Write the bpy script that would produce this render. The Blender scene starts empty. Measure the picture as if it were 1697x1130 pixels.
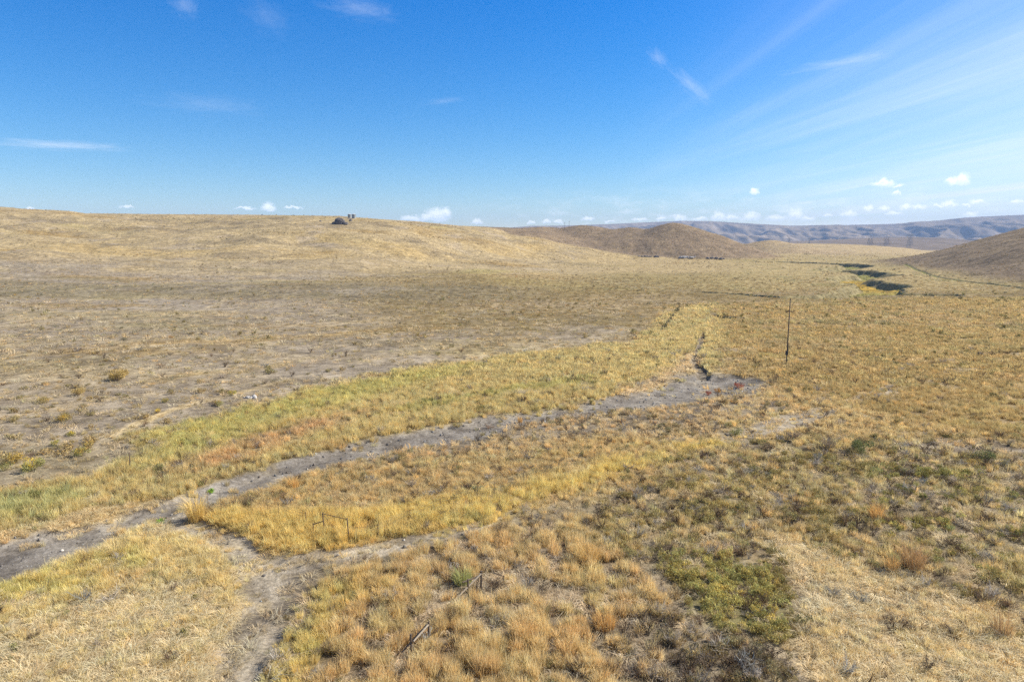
import bpy, bmesh, math, random
import numpy as np
from mathutils import Vector, Matrix

random.seed(7)
rng = np.random.default_rng(11)
SC = bpy.context.scene
COL = SC.collection
R = math.radians

# ------------------------------------------------------------------ camera
F_PX = 1697 * 24 / 36.0
CX, CY = 848.5, 565.0
CAM_H = 20.0
PITCH = math.atan((CY - 400.0) / F_PX)
cam_d = bpy.data.cameras.new('camera')
cam_d.sensor_width = 36
cam_d.lens = 24
cam_d.clip_start = 0.5
cam_d.clip_end = 60000
cam = bpy.data.objects.new('camera', cam_d)
cam.location = (0, 0, CAM_H)
cam.rotation_euler = (math.pi / 2 - PITCH, 0, 0)
COL.objects.link(cam)
SC.camera = cam

# ------------------------------------------------------------------ sun, exposure
SUN_EL = 38.0
SUN_AZ = 76.0            # degrees clockwise from the view direction
sd_ = Vector((math.sin(R(SUN_AZ)) * math.cos(R(SUN_EL)), math.cos(R(SUN_AZ)) * math.cos(R(SUN_EL)), math.sin(R(SUN_EL))))
sun_l = bpy.data.lights.new('sun', 'SUN')
sun_l.energy = 5.0
sun_l.angle = R(0.5)
sun_l.color = (1.0, 0.93, 0.81)
sun = bpy.data.objects.new('sun', sun_l)
sun.rotation_euler = sd_.to_track_quat('Z', 'Y').to_euler()
sun.location = (200, 60, 200)
COL.objects.link(sun)
SC.view_settings.view_transform = 'Standard'
SC.view_settings.look = 'None'
SC.view_settings.exposure = 0.72
SC.view_settings.gamma = 1.0
SC.cycles.use_denoising = False
SC.cycles.denoiser = 'OPENIMAGEDENOISE'
SC.cycles.denoising_input_passes = 'RGB_ALBEDO_NORMAL'
SC.cycles.use_adaptive_sampling = True
SC.cycles.adaptive_threshold = 0.012
SC.cycles.max_bounces = 4
SC.cycles.diffuse_bounces = 2
SC.cycles.glossy_bounces = 1
SC.cycles.transmission_bounces = 2
SC.cycles.transparent_max_bounces = 4
SC.cycles.volume_bounces = 0
SC.cycles.sample_clamp_indirect = 4.0

# ------------------------------------------------------------------ node helpers
class NT:
    def __init__(s, tree):
        s.t = tree
    def n(s, kind, **kw):
        nd = s.t.nodes.new(kind)
        for k, v in kw.items():
            if k.startswith('i_'):
                continue
            setattr(nd, k, v)
        return nd
    def put(s, sock, v):
        if isinstance(v, bpy.types.NodeSocket):
            s.t.links.new(v, sock)
        elif v is not None:
            sock.default_value = v
    def math(s, op, a, b=None, c=None, clamp=False):
        nd = s.n('ShaderNodeMath', operation=op, use_clamp=clamp)
        s.put(nd.inputs[0], a)
        if b is not None: s.put(nd.inputs[1], b)
        if c is not None: s.put(nd.inputs[2], c)
        return nd.outputs[0]
    def vmath(s, op, a, b=None, c=None):
        nd = s.n('ShaderNodeVectorMath', operation=op)
        s.put(nd.inputs[0], a)
        if b is not None: s.put(nd.inputs[1], b)
        if c is not None: s.put(nd.inputs[2], c)
        return nd.outputs['Value'] if op in ('LENGTH', 'DOT_PRODUCT') else nd.outputs[0]
    def noise(s, vec, scale, detail=3, rough=0.55, dist=0.0):
        nd = s.n('ShaderNodeTexNoise')
        if vec is not None: s.put(nd.inputs['Vector'], vec)
        nd.inputs['Scale'].default_value = scale
        nd.inputs['Detail'].default_value = detail
        nd.inputs['Roughness'].default_value = rough
        nd.inputs['Distortion'].default_value = dist
        return nd.outputs[0]
    def ramp(s, v, lo, hi, a=0.0, b=1.0, smooth=True):
        nd = s.n('ShaderNodeMapRange', interpolation_type='SMOOTHSTEP' if smooth else 'LINEAR', clamp=True) if smooth else s.n('ShaderNodeMapRange', clamp=True)
        s.put(nd.inputs[0], v); s.put(nd.inputs[1], lo); s.put(nd.inputs[2], hi); s.put(nd.inputs[3], a); s.put(nd.inputs[4], b)
        return nd.outputs[0]
    def mix(s, fac, a, b, mode='MIX'):
        nd = s.n('ShaderNodeMix', data_type='RGBA', blend_type=mode)
        s.put(nd.inputs[0], fac); s.put(nd.inputs[6], a); s.put(nd.inputs[7], b)
        return nd.outputs[2]

def pix_dir(u, v):
    x = (u - CX) / F_PX; yi = (CY - v) / F_PX
    c, s = math.cos(PITCH), math.sin(PITCH)
    return x, c + yi * s, -s + yi * c
def pix_azel(u, v):
    x, y, z = pix_dir(u, v)
    return math.atan2(x, y), math.atan2(z, math.hypot(x, y))

# ------------------------------------------------------------------ world: sky with thin cirrus and small cumulus
world = bpy.data.worlds.new('World')
SC.world = world
world.use_nodes = True
wt = NT(world.node_tree)
world.node_tree.nodes.clear()
sky = wt.n('ShaderNodeTexSky', sky_type='NISHITA')
sky.sun_disc = False
sky.sun_elevation = R(SUN_EL)
sky.sun_rotation = R(SUN_AZ)
sky.altitude = 600
sky.air_density = 1.0
sky.dust_density = 0.15
sky.ozone_density = 4.0
SKY_STRENGTH = 0.075
tc = wt.n('ShaderNodeTexCoord')
D = tc.outputs['Generated']
sep = wt.n('ShaderNodeSeparateXYZ'); wt.put(sep.inputs[0], D)
dx, dy, dz = sep.outputs
az = wt.math('ARCTAN2', dx, dy)
el = wt.math('ARCSINE', dz)
azel = wt.n('ShaderNodeCombineXYZ'); wt.put(azel.inputs[0], az); wt.put(azel.inputs[1], el)
AE = azel.outputs[0]
hsv = wt.n('ShaderNodeHueSaturation')
hsv.inputs['Saturation'].default_value = 1.30
hsv.inputs['Value'].default_value = 1.0
wt.put(hsv.inputs['Color'], sky.outputs[0])
skyc = wt.mix(1.0, hsv.outputs[0], wt.mix(wt.ramp(el, 0.36, 0.70), wt.mix(wt.ramp(el, 0.0, 0.36, smooth=False), (1.30, 1.16, 1.12, 1), (0.07, 1.02, 1.46, 1)), (0.50, 0.52, 0.50, 1)), 'MULTIPLY')
# cirrus: a high thin layer, streaks fanning from the right
zz = wt.math('MAXIMUM', dz, 0.03)
lay = wt.n('ShaderNodeCombineXYZ')
wt.put(lay.inputs[0], wt.math('DIVIDE', dx, zz)); wt.put(lay.inputs[1], wt.math('DIVIDE', dy, zz))
mp = wt.n('ShaderNodeMapping'); wt.put(mp.inputs[0], lay.outputs[0])
mp.inputs['Rotation'].default_value = (0, 0, R(7))
mp.inputs['Scale'].default_value = (1.0, 0.10, 1.0)
warp = wt.noise(lay.outputs[0], 0.35, 3)
wv = wt.vmath('ADD', mp.outputs[0], wt.vmath('MULTIPLY', wt.n('ShaderNodeCombineXYZ').outputs[0], (1, 1, 1)))
n1 = wt.noise(wv, 0.60, 6, 0.64, 0.7)
n2 = wt.noise(lay.outputs[0], 0.16, 2)
side = wt.ramp(wt.math('SUBTRACT', az, wt.math('MULTIPLY', el, 0.35)), 0.02, 0.55)
cir = wt.math('MULTIPLY', wt.ramp(n1, 0.34, 0.86), wt.math('MULTIPLY', side, wt.ramp(n2, 0.2, 0.55, 0.45, 1.0)))
veil = wt.math('MULTIPLY', wt.ramp(az, 0.12, 0.68), wt.ramp(el, 0.30, 0.03, 0.10, 0.35))
cir = wt.math('ADD', wt.math('ADD', wt.math('MULTIPLY', cir, 0.58), veil), wt.math('MULTIPLY', wt.ramp(wt.math('SUBTRACT', az, wt.math('MULTIPLY', el, .45)), .32, .75), .17))
def wisp(u0, v0, u1, v1, wd, amt):
    """one faint wisp along a line in the sky (azimuth/elevation)"""
    a0, e0 = pix_azel(u0, v0); a1, e1 = pix_azel(u1, v1)
    L = math.hypot(a1 - a0, e1 - e0); ang = math.atan2(e1 - e0, a1 - a0)
    m = wt.n('ShaderNodeMapping', vector_type='TEXTURE')
    wt.put(m.inputs[0], AE)
    m.inputs['Location'].default_value = ((a0 + a1) / 2, (e0 + e1) / 2, 0)
    m.inputs['Rotation'].default_value = (0, 0, ang)
    m.inputs['Scale'].default_value = (L * 0.6, wd / F_PX, 1)
    nw = wt.noise(m.outputs[0], 1.6, 6, 0.68, 1.2)
    d = wt.vmath('LENGTH', m.outputs[0])
    f = wt.math('SUBTRACT', wt.math('SUBTRACT', 1.0, d), wt.math('MULTIPLY', wt.math('SUBTRACT', nw, 0.5), 1.7))
    return wt.math('MULTIPLY', wt.ramp(f, 0.0, 1.4), amt)
for w in ((1075, 82, 1105, 110, 14, .2), (1110, 110, 1180, 172, 14, .22), (-40, 234, 215, 246, 9, .42), (280, -5, 330, 22, 20, .16),
          (400, 4, 480, 50, 30, .08), (530, 2, 660, 26, 20, .17), (240, 164, 440, 182, 20, .10), (700, 172, 770, 164, 7, .12), (1300, 120, 1480, 88, 10, .22)):
    cir = wt.math('ADD', cir, wisp(*w))
cir = wt.math('MINIMUM', cir, 0.9)
skyc = wt.mix(cir, skyc, (9.2, 9.7, 10.6, 1))
# cumulus: (u, v of base, half width px, height px)
CUM = [(724, 362, 24, 18), (738, 358, 11, 15), (710, 362, 18, 10), (682, 364, 20, 7), (790, 369, 11, 7), (445, 347, 12, 12), (405, 346, 18, 3), (485, 345, 16, 3),
       (50, 347, 8, 4), (212, 344, 10, 3), (880, 370, 9, 4), (905, 369, 9, 5), (925, 369, 10, 4), (975, 364, 14, 6), (1010, 368, 12, 4), (1060, 365, 16, 4), (1095, 364, 10, 4), (1127, 362, 13, 6), (1160, 364, 14, 4), (1190, 362, 13, 11),
       (1245, 362, 15, 11), (1212, 362, 14, 6), (1287, 364, 18, 7), (1318, 361, 13, 14), (1338, 364, 12, 6), (1250, 319, 9, 7), (1407, 358, 13, 9), (1372, 358, 8, 4), (1440, 349, 7, 9), (1466, 349, 9, 8), 
       (1500, 347, 9, 8), (1521, 346, 11, 7), (1463, 307, 17, 7), (1463, 304, 6, 8), (1490, 309, 8, 3), (1485, 321, 6, 5), (1578, 304, 10, 9), (1595, 303, 10, 14), (1572, 342, 12, 9), (1554, 343, 8, 3), (1620, 338, 12, 6), (1600, 342, 7, 4), (1683, 336, 8, 5), (1608, 358, 10, 6), (1480, 356, 14, 5)]
wob = wt.n('ShaderNodeTexNoise'); wt.put(wob.inputs['Vector'], AE)
wob.inputs['Scale'].default_value = 130; wob.inputs['Detail'].default_value = 4; wob.inputs['Roughness'].default_value = 0.6
AEw = wt.vmath('ADD', AE, wt.vmath('MULTIPLY', wt.vmath('SUBTRACT', wob.outputs['Color'], (.5, .5, .5)), (.013, .011, 0)))
dmin = None
for (u, v, hw, h) in CUM:
    a, e = pix_azel(u, v)
    s = (F_PX / hw, F_PX / h, 0)
    nd = wt.n('ShaderNodeVectorMath', operation='MULTIPLY_ADD')
    wt.put(nd.inputs[0], AEw); nd.inputs[1].default_value = s; nd.inputs[2].default_value = (-a * s[0], -e * s[1], 0)
    d = wt.vmath('LENGTH', wt.vmath('MAXIMUM', nd.outputs[0], wt.vmath('MULTIPLY', nd.outputs[0], (1, -2.6, 1))))
    yy = wt.n('ShaderNodeSeparateXYZ'); wt.put(yy.inputs[0], nd.outputs[0])
    if dmin is None: dmin, yv = d, yy.outputs[1]
    else:
        yv = wt.math('ADD', yv, wt.math('MULTIPLY', wt.math('LESS_THAN', d, dmin), wt.math('SUBTRACT', yy.outputs[1], yv)))
        dmin = wt.math('MINIMUM', dmin, d)
cn = wt.noise(AE, 330, 3, 0.6)
cden = wt.math('MULTIPLY', wt.ramp(wt.math('ADD', dmin, wt.math('MULTIPLY', wt.math('SUBTRACT', cn, .5), .5)), 1.15, 0.40), 0.72)
ccol = wt.mix(wt.ramp(wt.math('ADD', yv, wt.math('MULTIPLY', wt.math('SUBTRACT', cn, .5), 1.2)), -.25, .55), (9.0, 10.0, 11.6, 1), (14.0, 14.0, 14.1, 1))
lowb = wt.math('MULTIPLY', wt.ramp(wt.noise(wt.vmath('MULTIPLY', AEw, (1, 3.5, 1)), 22, 5, 0.6), .45, .75), wt.math('MULTIPLY', wt.math('MULTIPLY', wt.ramp(el, 0.005, 0.025), wt.ramp(el, .085, .03)), wt.ramp(az, -.15, .15)))
skyc = wt.mix(wt.math('MULTIPLY', lowb, .42), skyc, (11.5, 11.9, 12.6, 1))
skyc = wt.mix(cden, skyc, ccol)
bg = wt.n('ShaderNodeBackground'); wt.put(bg.inputs[0], skyc); bg.inputs[1].default_value = SKY_STRENGTH
wo = wt.n('ShaderNodeOutputWorld'); world.node_tree.links.new(bg.outputs[0], wo.inputs[0])

# ------------------------------------------------------------------ numpy noise
_perm = np.random.default_rng(3).permutation(512)
_ang = np.random.default_rng(5).random(512) * 2 * math.pi
_gx, _gy = np.cos(_ang), np.sin(_ang)
def perlin(x, y, seed=0):
    x = np.asarray(x, float) + seed * 17.31; y = np.asarray(y, float) - seed * 9.73
    xi = np.floor(x).astype(np.int64); yi = np.floor(y).astype(np.int64)
    xf = x - xi; yf = y - yi
    u = xf * xf * xf * (xf * (xf * 6 - 15) + 10); v = yf * yf * yf * (yf * (yf * 6 - 15) + 10)
    def g(ix, iy, fx, fy):
        h = _perm[(_perm[(ix + seed * 7) & 511] + iy) & 511]
        return _gx[h] * fx + _gy[h] * fy
    a = g(xi, yi, xf, yf); b = g(xi + 1, yi, xf - 1, yf); c = g(xi, yi + 1, xf, yf - 1); d = g(xi + 1, yi + 1, xf - 1, yf - 1)
    return (a + u * (b - a)) * (1 - v) + (c + u * (d - c)) * v
def fbm(x, y, wl, octv=4, seed=0, gain=0.5):
    """about -1..1; wl = longest wavelength in metres"""
    o = 0; amp = 1; tot = 0; f = 1.0 / wl
    for k in range(octv):
        o = o + amp * perlin(x * f, y * f, seed + k); tot += amp; amp *= gain; f *= 2.03
    return o / tot * 1.6
def worley(x, y, cell, seed=0):
    xi = np.floor(x / cell).astype(np.int64); yi = np.floor(y / cell).astype(np.int64)
    best = np.full(x.shape, 1e9); rid = np.zeros(x.shape); 
    for dx_ in (-1, 0, 1):
        for dy_ in (-1, 0, 1):
            cx, cy = xi + dx_, yi + dy_
            h = _perm[(_perm[(cx + seed * 13) & 511] + cy) & 511]; h2 = _perm[(h + 77) & 511]; h3 = _perm[(h2 + cx) & 511]
            d = np.hypot(x / cell - cx - .1 - .8 * h / 512, y / cell - cy - .1 - .8 * h2 / 512)
            m = d < best
            best = np.where(m, d, best); rid = np.where(m, h3 / 512, rid)
    return best, rid
def sstep(a, b, x):
    t = np.clip((x - a) / (b - a), 0, 1)
    return t * t * (3 - 2 * t)
def lerp(a, b, t): return a + (b - a) * t

def gp(u, v, z=0.0):
    dx, dy, dz = pix_dir(u, v)
    t = (z - CAM_H) / dz
    return dx * t, dy * t
def gpl(pts, z=0.0): return np.array([gp(p[0], p[1], z) for p in pts])
def slope_of(v):
    yi = (CY - v) / F_PX; c, s = math.cos(PITCH), math.sin(PITCH)
    return (yi * c - s) / (c + yi * s)
def bear(u, v=385):
    x, y, z = pix_dir(u, v)
    return x / y
def poly_dist(poly, x, y, closed=True):
    """signed distance to a polygon (positive inside), or distance to a polyline with the parameter along it"""
    n = len(poly); best = np.full(x.shape, 1e18); inside = np.zeros(x.shape, bool); par = np.zeros(x.shape)
    for i in range(n if closed else n - 1):
        ax, ay = poly[i]; bx, by = poly[(i + 1) % n]
        ex, ey = bx - ax, by - ay
        L2 = ex * ex + ey * ey + 1e-9
        t = np.clip(((x - ax) * ex + (y - ay) * ey) / L2, 0, 1)
        d = (x - ax - t * ex) ** 2 + (y - ay - t * ey) ** 2
        m = d < best
        best = np.where(m, d, best); par = np.where(m, i + t, par)
        if closed:
            c = ((ay > y) != (by > y))
            xx = ax + (y - ay) * ex / (ey if abs(ey) > 1e-9 else 1e-9)
            inside ^= c & (x < xx)
    d = np.sqrt(best)
    return np.where(inside, d, -d) if closed else (d, par)

# ------------------------------------------------------------------ courses of wash, tracks, gullies (photo points dropped to the valley floor)
WASH = [(1160, 634, 3.0), (1205, 640, 4.2), (1150, 656, 4.0), (1080, 670, 3.4), (1000, 684, 2.6), (930, 693, 1.9), (850, 708, 2.0), (760, 727, 2.5), (650, 747, 2.3), (560, 770, 1.8), (480, 794, 1.7), (400, 820, 1.5), (300, 851, 1.3), (230, 868, 1.5), (130, 908, 2.5), (0, 950, 3.0), (-160, 1000, 3.2)]
TRACK = [(360, 1190, 1.3), (405, 1100, 1.5), (440, 1035, 1.7), (452, 990, 1.75), (425, 950, 1.5), (385, 918, 1.1), (330, 893, 1.0), (285, 874, 1.1)]
BRANCH = [(440, 965, 1.25, 1), (520, 948, 1.2, 1), (600, 936, 1.1, 1), (700, 914, 1.0, 1), (790, 893, .8, .8), (900, 855, .9, .28), (1010, 812, .9, .34), (1080, 785, .9, .25), (1150, 757, 1.0, .4), (1220, 738, 1.6, 1), (1290, 716, 2.0, 1), (1345, 700, 1.8, 1), (1385, 685, 1.0, .3), (1420, 673, 1.0, .7), (1470, 655, 1.1, .65), (1560, 630, 1.1, .4), (1650, 605, 1.2, .4), (1740, 585, 1.2, .4)]
DITCH = [(1166, 632, .7), (1163, 622, .9), (1152, 606, .8), (1154, 592, .6), (1162, 574, .9), (1165, 556, .5)]
GULLY = [  # (points, half width m, depth m)
    ([(1290, 435), (1340, 437), (1395, 439), (1425, 443), (1400, 446), (1370, 449), (1420, 452), (1455, 457), (1405, 464), (1420, 470), (1460, 474), (1445, 482), (1430, 489)], 11.5, 3.5),
    ([(1430, 489), (1385, 494), (1345, 496)], 7, 2.8),
    ([(1430, 489), (1475, 491), (1520, 492), (1575, 492)], 5.5, 2.9),
    ([(1345, 496), (1290, 496), (1215, 490), (1155, 487)], 2.6, 1.4),
    ([(1045, 482), (1000, 481), (905, 479)], 2.0, 0.7),
    ([(1180, 527), (1200, 530), (1222, 532)], 2.2, 1.6),
    ([(1500, 446), (1560, 465), (1660, 479), (1700, 486)], 1.3, .6),
]
WASH_W = gpl(WASH); TRACK_W = gpl(TRACK); BRANCH_W = gpl(BRANCH); DITCH_W = gpl(DITCH)
GULLY_W = [(gpl(g[0]), g[1], g[2]) for g in GULLY]
def along(x, y, P, vals):
    d, t = poly_dist(P, x, y, False)
    return d, np.interp(t, np.arange(len(vals)), vals)

# ------------------------------------------------------------------ terrain height
CREST = [(-700, 352, 640), (-250, 346, 650), (0, 346, 690), (60, 349, 700), (140, 354, 720), (260, 355, 740), (420, 356, 720), (560, 358, 700), (640, 364, 690), (690, 367, 700), (760, 374, 760), (860, 378, 850), (900, 376, 900), (960, 380, 1000),
         (1060, 392, 1050), (1150, 400, 1100), (1250, 405, 1250), (1340, 403.5, 1300), (1400, 404.5, 1300), (1450, 407, 1280), (1500, 411, 1250), (1560, 419, 1200), (1640, 424, 1150), (1697, 420, 1100), (1900, 410, 1000), (2500, 400, 1000)]
CR_B = np.array([bear(c[0], c[1]) for c in CREST]); CR_S = np.array([slope_of(c[1]) for c in CREST]); CR_D = np.array([c[2] for c in CREST], float)
DS_B = np.array([bear(u) for u in (-700, 0, 300, 600, 850, 1000, 1250, 1700, 2500)]); DS_D = np.array([230, 270, 300, 340, 480, 560, 760, 760, 700], float)
def smax(a, b, k):
    h = np.clip(.5 + .5 * (a - b) / k, 0, 1)
    return b + (a - b) * h + k * h * (1 - h)
def hill_parts(x, y):
    """the separate hills that stand on the valley floor: returns a list of heights"""
    n = fbm(x, y, 60, 4, 21)
    def cone(u, v, Y, Rx, Ry, p=1.25, rot=0.0):
        b = bear(u, v); cx, cy = b * Y, Y
        h = CAM_H + slope_of(v) * Y
        ex, ey = x - cx, y - cy
        c, s = math.cos(rot), math.sin(rot)
        r = np.sqrt(((ex * c + ey * s) / Rx) ** 2 + ((-ex * s + ey * c) / Ry) ** 2) * (1 + 0.15 * n)
        r = np.sqrt(r * r + 0.012) - 0.0
        return (h + 2.0) * np.clip(1.08 - r, 0, 1.2) ** p
    a = cone(1116, 370, 840, 128, 130, 1.15)
    b = cone(965, 374.5, 900, 175, 160, 1.0)
    c_ = cone(1045, 378, 868, 125, 130, 1.1)
    kk = lambda p, q: np.clip(np.minimum(p, q), .01, 7.0)
    m = smax(a, b, kk(a, b)); m = smax(m, c_, kk(m, c_))
    c2 = cone(1277, 399.5, 1010, 115, 95, 1.15)
    # ridge on the right
    x0, y0, x1, y1 = 205.0, 250.0, 290.0, 520.0
    L = math.hypot(x1 - x0, y1 - y0); nx, ny = (y1 - y0) / L, -(x1 - x0) / L
    d = (x - x0) * nx + (y - y0) * ny + 6 * n
    d = 0.5 * (d + np.sqrt(d * d + 260)) - 2.2 + 2.5 * fbm(x, y, 28, 3, 23)
    rr = np.clip(0.37 * d, 0, None) * (1 - sstep(470, 760, y)) * sstep(60, 200, y)
    rr = 75 * np.tanh(rr / 75)
    return m, c2, np.where(y > 40, rr, 0)
def height(x, y, detail=True):
    x = np.asarray(x, float); y = np.asarray(y, float)
    r = np.hypot(x, y) + 1e-6
    th = np.clip(np.arctan2(x, y), R(-62), R(62))
    Y = r * np.cos(th); b = np.tan(th)
    s = np.interp(b, CR_B, CR_S); Dc = np.interp(b, CR_B, CR_D); Ds = np.interp(b, DS_B, DS_D)
    zc = CAM_H + s * Dc
    t = np.clip((Y - Ds) / (Dc - Ds), 0, 1)
    prof = np.where(t < 1, 0.45 * t + 0.55 * (t * t * (3 - 2 * t)), 1)
    z = zc * prof
    # undulation of the hillside, damped at the crest and on the floor
    hs = sstep(0.03, 0.25, t) * (1 - sstep(0.82, 0.98, t))
    z = z + hs * (4.6 * fbm(x, y, 150, 3, 31) + 2.6 * fbm(x, y, 60, 4, 33)) * np.clip(zc / 25, 0.3, 1.3)
    # a low bench on the left plain
    bench = sstep(205, 262, Y + 26 * fbm(x, y, 120, 2, 41)) * (1 - sstep(bear(780), bear(980), b)) * (1 - t)
    z = z + 3.2 * bench
    z = z - np.clip(Y - Dc, 0, None) * 0.07
    flat = 1 - sstep(0.0, 0.2, t)
    z = z + flat * sstep(20, 60, r) * (0.5 * fbm(x, y, 70, 2, 51) + 0.25 * fbm(x, y, 18, 2, 53))
    h1, h2, h3 = hill_parts(x, y)
    z = np.maximum(z, 0 * z + np.minimum(z, 99)) + 0
    z = np.where(h1 > 0, smax(z, h1, 3.0), z)
    z = np.where(h2 > 0, smax(z, h2, 2.0), z)
    z = z + h3
    # cut gullies
    wn = fbm(x, y, 22, 3, 61) + .35 * fbm(x, y, 6, 2, 62)
    for P, hw, dep in GULLY_W:
        lo, hi = P.min(0) - 4 * hw, P.max(0) + 4 * hw
        m = (x > lo[0]) & (x < hi[0]) & (y > lo[1]) & (y < hi[1])
        if not m.any(): continue
        d, _ = poly_dist(P, x[m], y[m], False)
        d = d + wn[m] * hw * 0.42
        prof_g = (1 - sstep(hw * 0.55, hw * 1.05, d)) * (.82 + .18 * sstep(-.3, .3, fbm(x[m], y[m], 12, 2, 64)))
        zi = z[m]
        z[m] = zi - dep * prof_g
    if detail:
        d, hw = along(x, y, WASH_W, [p[2] for p in WASH])
        z = z - 0.45 * (1 - sstep(hw * 0.6, hw * 1.5, d + 0.6 * fbm(x, y, 6, 3, 63)))
        d, hw = along(x, y, TRACK_W, [p[2] for p in TRACK])
        z = z - 0.16 * (1 - sstep(hw * 0.5, hw * 1.4, d))
        d, hw = along(x, y, DITCH_W, [p[2] for p in DITCH])
        z = z - 0.5 * (1 - sstep(hw * 0.5, hw * 1.3, d + 0.5 * fbm(x, y, 4, 2, 65)))
        z = z + sstep(15, 40, r) * (1 - sstep(150, 400, r)) * 0.05 * fbm(x, y, 1.6, 2, 67)
        z = z + sstep(120, 300, r) * 0.22 * fbm(x, y, 7, 2, 69)
    return z
def hz(x, y): return float(height(np.array([x]), np.array([y]))[0])

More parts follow.
